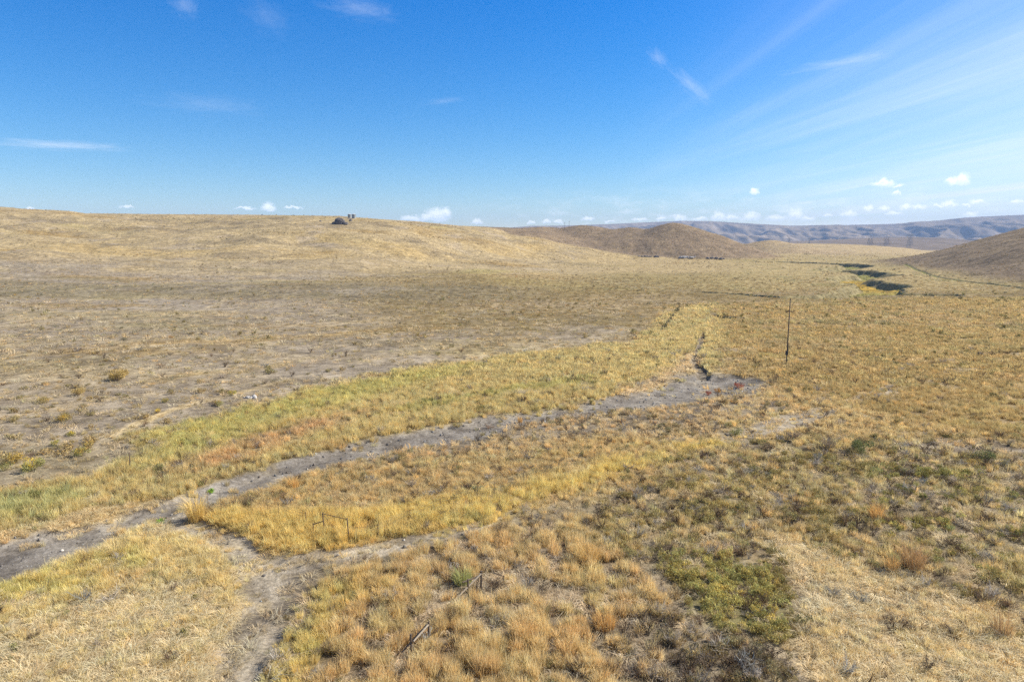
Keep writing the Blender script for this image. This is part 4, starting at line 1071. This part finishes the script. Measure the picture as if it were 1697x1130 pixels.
tag(steel_post('fence_post', (0, 0, 0), 1.7, None, (.03, 0), .045), 'single dark steel fence post at the edge of the green grass strip', 'fence post').location = b

# collapsed timber braces in the foreground
def timber_brace(pa, ha, pb, hb, rail_from, rail_to, label, extra=None):
    A, B = on_ground(*pa), on_ground(*pb)
    e = tag(empty('timber_brace', A), label, 'fence brace', 'timber fence braces in the foreground')
    o = B - A
    MB().bar((0, 0, -.3), (.03, 0, ha), .06, .052, 9).build('post', M_WOOD_D, e)
    MB().bar((o.x, o.y, o.z - .3), (o.x - .04, o.y, o.z + hb), .055, .05, 9).build('post', M_WOOD_D, e)
    r0, r1 = Vector(rail_from), Vector(rail_to)
    MB().bar(r0, r1 + o, .05, .04, 9).build('rail', M_WOOD, e)
    if extra: MB().bar(Vector(extra[0]), Vector(extra[1]) + o, .05, .04, 8).build('cross_rail', M_WOOD_D, e)
timber_brace((797, 978), 1.15, (777, 992), 1.15, (.02, -.12, 1.05), (-.5, -.5, .45), 'leaning timber fence brace with a pale rail beside the green grass clump', ((.0, .08, .85), (-.35, .1, .9)))
timber_brace((710, 1066), 1.15, (683, 1088), 1.15, (.02, -.12, 1.05), (.1, -.1, .85), 'timber fence brace with two crossed rails nearest the bottom edge', ((-.05, .1, .95), (-.45, -.2, .35)))
b = on_ground(826, 970)
tag(MB().bar((-.32, .1, .75), (.32, -.1, .6), .03, .022, 7).bar((.3, -.1, -.1), (.3, -.1, .65), .025, None, 6).build('broken_rail', M_WOOD_D), 'thin broken rail propped in the grass right of the leaning timber brace', 'rail').location = b

# tanks and rocks on the skyline hill
def tank(u, v, label):
    P = on_ground(u, v)
    e = tag(empty('water_tank', P), label, 'water tank', 'water tanks on the hilltop')
    m = MB().bar((0, 0, -.5), (0, 0, 3.4), 1.75, None, 24)
    for z_ in (.9, 1.8, 2.7): m.bar((0, 0, z_), (0, 0, z_ + .08), 1.79, None, 24)
    m.build('shell', M_TANK, e)
    MB().bar((0, 0, 3.41), (0, 0, 4.0), 1.8, .25, 24).build('roof', M_TANKR, e)
    MB().bar((1.83, .1, .2), (1.83, .1, 3.5), .06, None, 6).build('ladder', M_GALV, e)
tank(579.5, 361.3, 'left one of two small dark water tanks on the hilltop skyline')
tank(586.5, 361.8, 'right one of two small dark water tanks on the hilltop skyline')
P = on_ground(563, 371.5)
oc = tag(empty('rock_outcrop', P), 'big dark grey boulder outcrop below the water tanks', 'rocks')
MB().lump((0, 0, 1.2), (4.6, 3.2, 4.2), seed=4).build('boulder', M_ROCK, oc)
MB().lump((-4.2, -.6, .3), (2.2, 1.7, 1.7), seed=8).build('boulder', M_ROCK, oc)
MB().lump((4.3, -1.2, .2), (3.0, 2.0, 1.7), seed=12).build('boulder', M_ROCK, oc)
P = on_ground(581, 366.5)
tag(MB().lump((0, 0, .4), (1.3, 1.0, 1.3), seed=15).build('boulder', M_ROCK), 'small dark boulder just under the water tanks', 'boulder').location = P
P = on_ground(531, 367.5)
tag(MB().lump((0, 0, .2), (1.2, .9, .8), seed=17).build('boulder', M_ROCK), 'small low dark boulder left of the big outcrop', 'boulder').location = P
for u, v, k, lb in ((1141, 427, 30, 'pale rocky outcrop at the foot of the big twin topped hill'), (1186, 429, 37, 'smaller dark rock ledge right of the pale outcrop at the hill foot'), (1072, 426, 44, 'low dark rock ledge left of the pale outcrop at the hill foot')):
    P = on_ground(u, v); oc = tag(empty('rock_outcrop', P), lb, 'rocks', 'rock outcrops at the hill foot')
    for q in range(5):
        MB().lump(((q - 2) * 4.2 + random.gauss(0, 1), random.gauss(0, 1.2), .1), (random.uniform(1.6, 3.2), 1.8, random.uniform(.8, 1.9)), seed=k + q).build('boulder', M_ROCKP if k == 30 else M_ROCK, oc)
P = on_ground(411, 660)
m = MB()
for k in range(14): m.lump((random.gauss(0, .45), random.gauss(0, .28), .08), (random.uniform(.12, .32),) * 3, seed=20 + k, sub=2)
tag(m.build('stone_pile', M_ROCKP), 'pile of pale stones beside the green grass strip', 'stones').location = P

# transmission towers in the far valley
def tower(u, Y, H, vb, label, twin=0):
    x = bear(u, vb) * Y; z = CAM_H + slope_of(vb) * Y - 1
    e = tag(empty('transmission_tower', (x, Y, z), R(random.uniform(-12, 12))), label, 'transmission tower', 'lattice towers in the far valley')
    w0, w1, zt = H * .11, H * .035, H * .74
    t = .19
    m = MB()
    def corner(z_, k):
        w = w0 + (w1 - w0) * z_ / zt
        return Vector((w * (1, 1, -1, -1)[k], w * (1, -1, -1, 1)[k], z_))
    N = 5
    for k in range(4):
        m.bar(corner(0, k), corner(zt, k), t, t * .8, 5)
        for i in range(N):
            za, zb = zt * i / N, zt * (i + 1) / N
            m.bar(corner(za, k), corner(zb, (k + 1) % 4), t * .55, None, 4); m.bar(corner(za, (k + 1) % 4), corner(zb, k), t * .55, None, 4)
            m.bar(corner(zb, k), corner(zb, (k + 1) % 4), t * .5, None, 4)
    m.build('mast', M_GALV, e)
    m = MB()
    for sx in (-1, 1):
        m.bar((sx * w1, 0, zt), (sx * H * .17, 0, H * .92), t, None, 5); m.bar((sx * H * .17, 0, H * .92), (sx * H * .13, 0, H), t * .8, None, 5)
        m.bar((sx * w1, 0, zt), (sx * H * .06, 0, H * .9), t * .7, None, 5)
    m.build('head_frame', M_GALV, e)
    m = MB().bar((-H * .25, 0, H * .92), (H * .25, 0, H * .92), t * .9, None, 5).bar((-H * .2, 0, H * .87), (H * .2, 0, H * .87), t * .7, None, 5)
    for k in range(8):
        a = -H * .2 + k * H * .05
        m.bar((a, 0, H * .87), (a + H * .05, 0, H * .92), t * .5, None, 4)
    m.build('cross_arm', M_GALV, e)
TW = [(1307, 2050, 36, 409, 'faint lattice tower leftmost of the row, above the round brown hill'), (1340.5, 2150, 30, 410, 'faint lattice tower second from the left of the row'),
      (1439, 1900, 36, 411, 'lattice tower standing left in the close pair in the middle of the valley'), (1444, 2200, 38, 409, 'lattice tower standing just behind the pair in the middle of the valley'),
      (1466.5, 1950, 36, 411.5, 'lattice tower in the centre of the valley, left of the tallest one'), (1471, 2250, 38, 409, 'lattice tower partly hidden behind the central one'),
      (1505, 1850, 42, 413, 'tallest dark lattice tower at the right end of the row'), (1509, 2200, 44, 410, 'lattice tower close behind the tallest one at the right end')]
for t_ in TW: tower(*t_)
# thin poles and a lone tree on the skyline
for u, h_, lb in ((935.5, 8, 'left thin pole on the skyline saddle'), (943, 9, 'right thin pole on the skyline saddle')):
    p = at_depth(u, 880); 
    e = tag(empty('utility_pole', p), lb, 'utility pole', 'thin poles on the skyline')
    MB().bar((0, 0, -1), (0, 0, h_), .17, .12, 8).build('pole', M_WOOD_D, e)
    MB().box((0, 0, h_ - .8), (2.2, .14, .16)).build('cross_arm', M_WOOD_D, e)

# ------------------------------------------------------------------ single plants that stand out
_mats = {}
def leaf_mat(name, c, tr=.22):
    if name not in _mats: _mats[name] = blade_mat(name, tr, False, c, 0)
    return _mats[name]
def plant(name, cat, label, u, v, wpx, hpx, kind, colour, matname, group=None, flower=None):
    P = on_ground(u, v); k = px_m(P)
    rad = wpx * k / 2; h = hpx * k * 1.08; sd = int(u * 7 + v)
    n = int(np.clip(900 * rad * rad, 220, 2600))
    if kind == 'bunch': sp = blades(int(np.clip(n * .45, 140, 900)), rad * .55, h * .55, h * 1.12, .05, .75, .012, .026, seed=sd, wind=(-.06, 0))
    elif kind == 'leaf': sp = leaves(n, rad, h, .045 + .02 * rad, sd, 7, 26)
    else: sp = twiggy(46, rad, h, sd, .008, .02)
    m = leaf_mat(matname, [q * min(1.8, .78 / max(colour)) for q in colour])
    if flower is None:
        o = link(name, mesh_from(name, sp[0], sp[1], sp[2], m, sp[3])); o.location = P
        return tag(o, label, cat, group)
    e = tag(empty(name, P), label, cat, group)
    link('foliage', mesh_from('foliage', sp[0], sp[1], sp[2], m, sp[3]), e)
    g = np.random.default_rng(sd + 1)
    fp = leaves(int(n * .4), rad * .9, h * 1.0, .05, sd + 2, 7, 1)
    V = fp[0].reshape(-1, 3).copy(); V[:, 2] += h * .16
    tag(link('bloom', mesh_from('bloom', V, fp[1], fp[2], leaf_mat(flower[0], [min(.85, q * 1.5) for q in flower[1]]), fp[3]), e), kind='stuff')
    return e
YEL = ('yellow_bloom', (.50, .36, .035)); OCH = ('ochre_bloom', (.36, .24, .05))
GS = 'flowering bushes on the left plain'
for a in [
    ('bush', 'bush', 'large olive bush with orange yellow blooms on grey soil near the left edge', 55, 780, 32, 16, 'leaf', (.19, .18, .07), 'olive_bush', GS, YEL),
    ('bush', 'bush', 'olive brown bush beside the large blooming one, at the left edge', 26, 768, 34, 14, 'leaf', (.20, .16, .07), 'brown_bush', GS, OCH),
    ('bush', 'bush', 'yellow green bush cut by the left edge of the photo', 8, 780, 20, 12, 'leaf', (.22, .20, .08), 'olive_bush', GS, None),
    ('bush', 'bush', 'small bush with bright yellow blooms on bare soil, right of the left edge bushes', 91, 738, 14, 8, 'leaf', (.19, .18, .07), 'olive_bush', GS, YEL),
    ('bush', 'bush', 'tiny yellow topped bush highest of the cluster on bare soil', 119, 722, 12, 6, 'leaf', (.19, .18, .07), 'olive_bush', GS, YEL),
    ('bush', 'bush', 'broad green and yellow bush at the lower end of the cluster on bare soil', 134, 756, 26, 14, 'leaf', (.20, .19, .07), 'olive_bush', GS, OCH),
    ('bush', 'bush', 'ochre bush between the small yellow ones of the cluster', 147, 744, 18, 12, 'leaf', (.24, .17, .07), 'brown_bush', GS, OCH),
    ('bush', 'bush', 'wide ochre bush on the pale plain above the cluster', 104, 698, 24, 10, 'leaf', (.24, .18, .07), 'brown_bush', GS, OCH),
    ('bush', 'bush', 'small pale ochre bush at the left edge above the grey soil', 23, 698, 18, 8, 'leaf', (.24, .2, .09), 'brown_bush', GS, None),
    ('bush', 'bush', 'large round ochre bush farthest back on the left plain', 196, 630, 34, 14, 'leaf', (.27, .20, .08), 'ochre_bush', GS, OCH),
    ('bush', 'bush', 'brown bush on the left plain below the large round ochre one', 133, 655, 24, 12, 'leaf', (.24, .18, .08), 'ochre_bush', GS, None),
    ('bush', 'bush', 'low dark ochre bush left of the brown one on the plain', 72, 668, 18, 8, 'leaf', (.22, .16, .06), 'brown_bush', GS, OCH),
    ('bush', 'bush', 'bright yellow bush beside the pale stone pile', 385, 655, 15, 7, 'leaf', (.22, .20, .06), 'olive_bush', GS, YEL),
    ('bush', 'bush', 'olive bush just below the bright yellow one by the stone pile', 362, 673, 16, 9, 'leaf', (.19, .18, .07), 'olive_bush', GS, OCH),
    ('bush', 'bush', 'small green bush alone on bare soil left of the stone pile', 274, 667, 13, 6, 'leaf', (.2, .19, .07), 'olive_bush', GS, OCH),
    ('bush', 'bush', 'tiny orange bush alone on bare soil above the green strip', 262, 684, 11, 6, 'leaf', (.3, .2, .05), 'ochre_bush', GS, YEL),
    ('weed', 'plant', 'rusty red weed in the middle of the wash bend', 1175, 655, 13, 9, 'leaf', (.26, .085, .05), 'red_weed', 'red weeds at the wash bend', None),
    ('weed', 'plant', 'rusty red weed at the far tip of the wash bend', 1224, 643, 18, 9, 'leaf', (.26, .09, .055), 'red_weed', 'red weeds at the wash bend', None),
    ('weed', 'plant', 'orange brown weed between the two red ones in the wash bend', 1190, 650, 16, 7, 'leaf', (.30, .17, .05), 'orange_weed', 'red weeds at the wash bend', None),
    ('weed', 'plant', 'bright green weed on the near edge of the grey wash', 265, 868, 18, 8, 'leaf', (.14, .24, .03), 'bright_weed', 'green weeds by the wash', None),
    ('weed', 'plant', 'bright green weed at the fence where it meets the wash', 351, 816, 12, 6, 'leaf', (.13, .22, .03), 'bright_weed', 'green weeds by the wash', None),
    ('grass_clump', 'grass clump', 'large round tan grass clump in the left end of the wash', 193, 920, 44, 26, 'bunch', (.40, .32, .16), 'tan_clump', 'clumps in the left wash', None),
    ('grass_clump', 'grass clump', 'medium tan grass clump left of the large round one in the wash', 147, 926, 26, 24, 'bunch', (.42, .34, .17), 'tan_clump', 'clumps in the left wash', None),
    ('grass_clump', 'grass clump', 'small tan grass clump between the two larger ones in the wash', 172, 928, 16, 14, 'bunch', (.46, .36, .17), 'tan_clump', 'clumps in the left wash', None),
    ('grass_clump', 'grass clump', 'tall square gold grass clump beside the wash at the fence', 325, 862, 40, 48, 'bunch', (.52, .38, .14), 'gold_clump', None, None),
    ('grass_clump', 'grass clump', 'orange grass clump at the near bank of the wash above the gate brace', 485, 808, 26, 24, 'bunch', (.46, .30, .12), 'orange_clump', None, None),
    ('grass_clump', 'grass clump', 'small orange grass clump on the grey flat below the wash bend', 862, 700, 12, 14, 'bunch', (.44, .27, .12), 'orange_clump', None, None),
    ('bush', 'bush', 'dark round dead bush right of the clear track segment', 1314, 731, 22, 14, 'twig', (.16, .13, .10), 'dark_brush', 'dark bushes along the track', None),
    ('bush', 'bush', 'brown round dead bush below the end of the clear track segment', 1374, 748, 28, 18, 'twig', (.19, .14, .09), 'dark_brush', 'dark bushes along the track', None),
    ('bush', 'bush', 'dark green bush right of the brown dead one', 1424, 750, 40, 20, 'leaf', (.12, .13, .055), 'dark_green_bush', 'dark bushes along the track', None),
    ('bush', 'bush', 'dark green bush on the bare gravel at the right', 1632, 764, 28, 16, 'leaf', (.15, .16, .055), 'dark_green_bush', 'dark bushes along the track', None),
    ('bush', 'bush', 'small green bush on the grey flat above the clear track segment', 1218, 722, 26, 14, 'leaf', (.16, .16, .06), 'olive_bush', None, None),
    ('grass_clump', 'grass clump', 'tall rust coloured clump between green brush and pale straw', 1512, 944, 46, 58, 'bunch', (.33, .225, .115), 'rust_clump', 'rust clumps in the brush', None),
    ('grass_clump', 'grass clump', 'pale orange clump just left of the tall rust one', 1478, 950, 28, 44, 'bunch', (.42, .27, .13), 'orange_clump', 'rust clumps in the brush', None),
    ('grass_clump', 'grass clump', 'rust coloured clump close to the right edge below the brush', 1660, 1054, 36, 52, 'bunch', (.33, .225, .115), 'rust_clump', 'rust clumps in the brush', None),
    ('grass_clump', 'grass clump', 'orange clump in the middle of the green brush', 1452, 860, 34, 32, 'bunch', (.40, .25, .12), 'orange_clump', 'rust clumps in the brush', None),
    ('grass_clump', 'grass clump', 'broad golden clump with a dark shaded foot right of centre', 972, 930, 72, 42, 'bunch', (.44, .32, .14), 'gold_clump2', 'large clumps in the foreground', None),
    ('grass_clump', 'grass clump', 'broad orange tan clump below the thin broken rail', 868, 1058, 78, 48, 'bunch', (.43, .30, .14), 'orange_tan_clump', 'large clumps in the foreground', None),
    ('grass_clump', 'grass clump', 'orange clump right of the broad orange tan one', 1002, 1042, 62, 42, 'bunch', (.47, .32, .14), 'orange_clump', 'large clumps in the foreground', None),
    ('grass_clump', 'grass clump', 'orange tan clump low in the foreground, right of the nearest timber brace', 938, 1085, 60, 40, 'bunch', (.42, .29, .14), 'orange_tan_clump', 'large clumps in the foreground', None),
    ('grass_clump', 'grass clump', 'green grass clump bent over beside the leaning timber brace', 768, 968, 52, 40, 'bunch', (.25, .25, .10), 'green_clump', 'large clumps in the foreground', None),
]: plant(*a)
# small bushes dotted over the left plain: three made, the rest copied
protos = []
for k, (c, nm) in enumerate((((.21, .18, .08), 'plain_bush_olive'), ((.27, .2, .09), 'plain_bush_brown'), ((.33, .26, .13), 'plain_bush_tan'))):
    sp = leaves(160, .42, .5, .055, 900 + k, 6, 12)
    protos.append(mesh_from('small_bush', sp[0], sp[1], sp[2], leaf_mat(nm, [q * 1.45 for q in c]), sp[3]))
g9 = np.random.default_rng(99)
pb = np.array([(-20, 800), (120, 790), (215, 740), (390, 675), (520, 640), (700, 605), (880, 575), (1000, 560), (700, 560), (300, 575), (-20, 580)], float)
made = 0; first = [None] * 3
while made < 110:
    u = g9.random() * 1000; v = 565 + 235 * g9.random() ** .8
    if poly_dist(pb, np.array([u]), np.array([v]))[0] < 4: continue
    x_, y_ = gp(u, v); k = int(g9.integers(0, 3))
    if first[k] is None:
        o = link('small_bush', protos[k]); first[k] = o
    else:
        o = first[k].copy(); COL.objects.link(o)
    sc_ = .7 + 1.1 * g9.random() ** 2
    o.location = (x_, y_, hz(x_, y_)); o.rotation_euler = (0, 0, g9.random() * 6.28); o.scale = (sc_ * 1.15, sc_ * 1.15, sc_ * .8)
    tag(o, 'small low bush dotted over the bare open plain above the green grass strip', 'bush', 'small bushes dotted over the left plain')
    made += 1
# weeds piled along the far fence line
P0, P1 = np.array(gp(1086, 567)), np.array(gp(1126, 515))
n = 90; t_ = rng.random(n); px_ = P0[0] + (P1[0] - P0[0]) * t_ + rng.normal(0, .22, n); py_ = P0[1] + (P1[1] - P0[1]) * t_ + rng.normal(0, .22, n)
w_ = .5 + .25 * rng.random(n) + t_ * .35
scatter_obj('tumbleweed_drift', np.stack([px_, py_, height(px_, py_)], 1), up_rot(n), np.stack([w_, w_, w_ * 1.5], 1), jitter_tint(np.tile(np.array([.10, .09, .055]), (n, 1)), .15), np.full(n, 4), C_LEAF, 'dark weeds piled along the far fence line')

# ------------------------------------------------------------------ the air
hm, ht_, hout = new_mat('haze_air')
pv = ht_.n('ShaderNodeVolumePrincipled')
pv.inputs['Color'].default_value = (.42, .62, 1.0, 1)
pv.inputs['Density'].default_value = 8.5e-5
hm.node_tree.links.new(pv.outputs[0], hout.inputs['Volume'])
bm = bmesh.new(); bmesh.ops.create_cube(bm, size=1.0)
me = bpy.data.meshes.new('haze'); bm.to_mesh(me); bm.free(); me.materials.append(hm)
hzo = link('haze', me); hzo.scale = (22000, 11200, 420); hzo.location = (0, 3900, 420 / 2 - 64)
tag(hzo, 'thin blue haze in the far air', None, None, 'stuff')
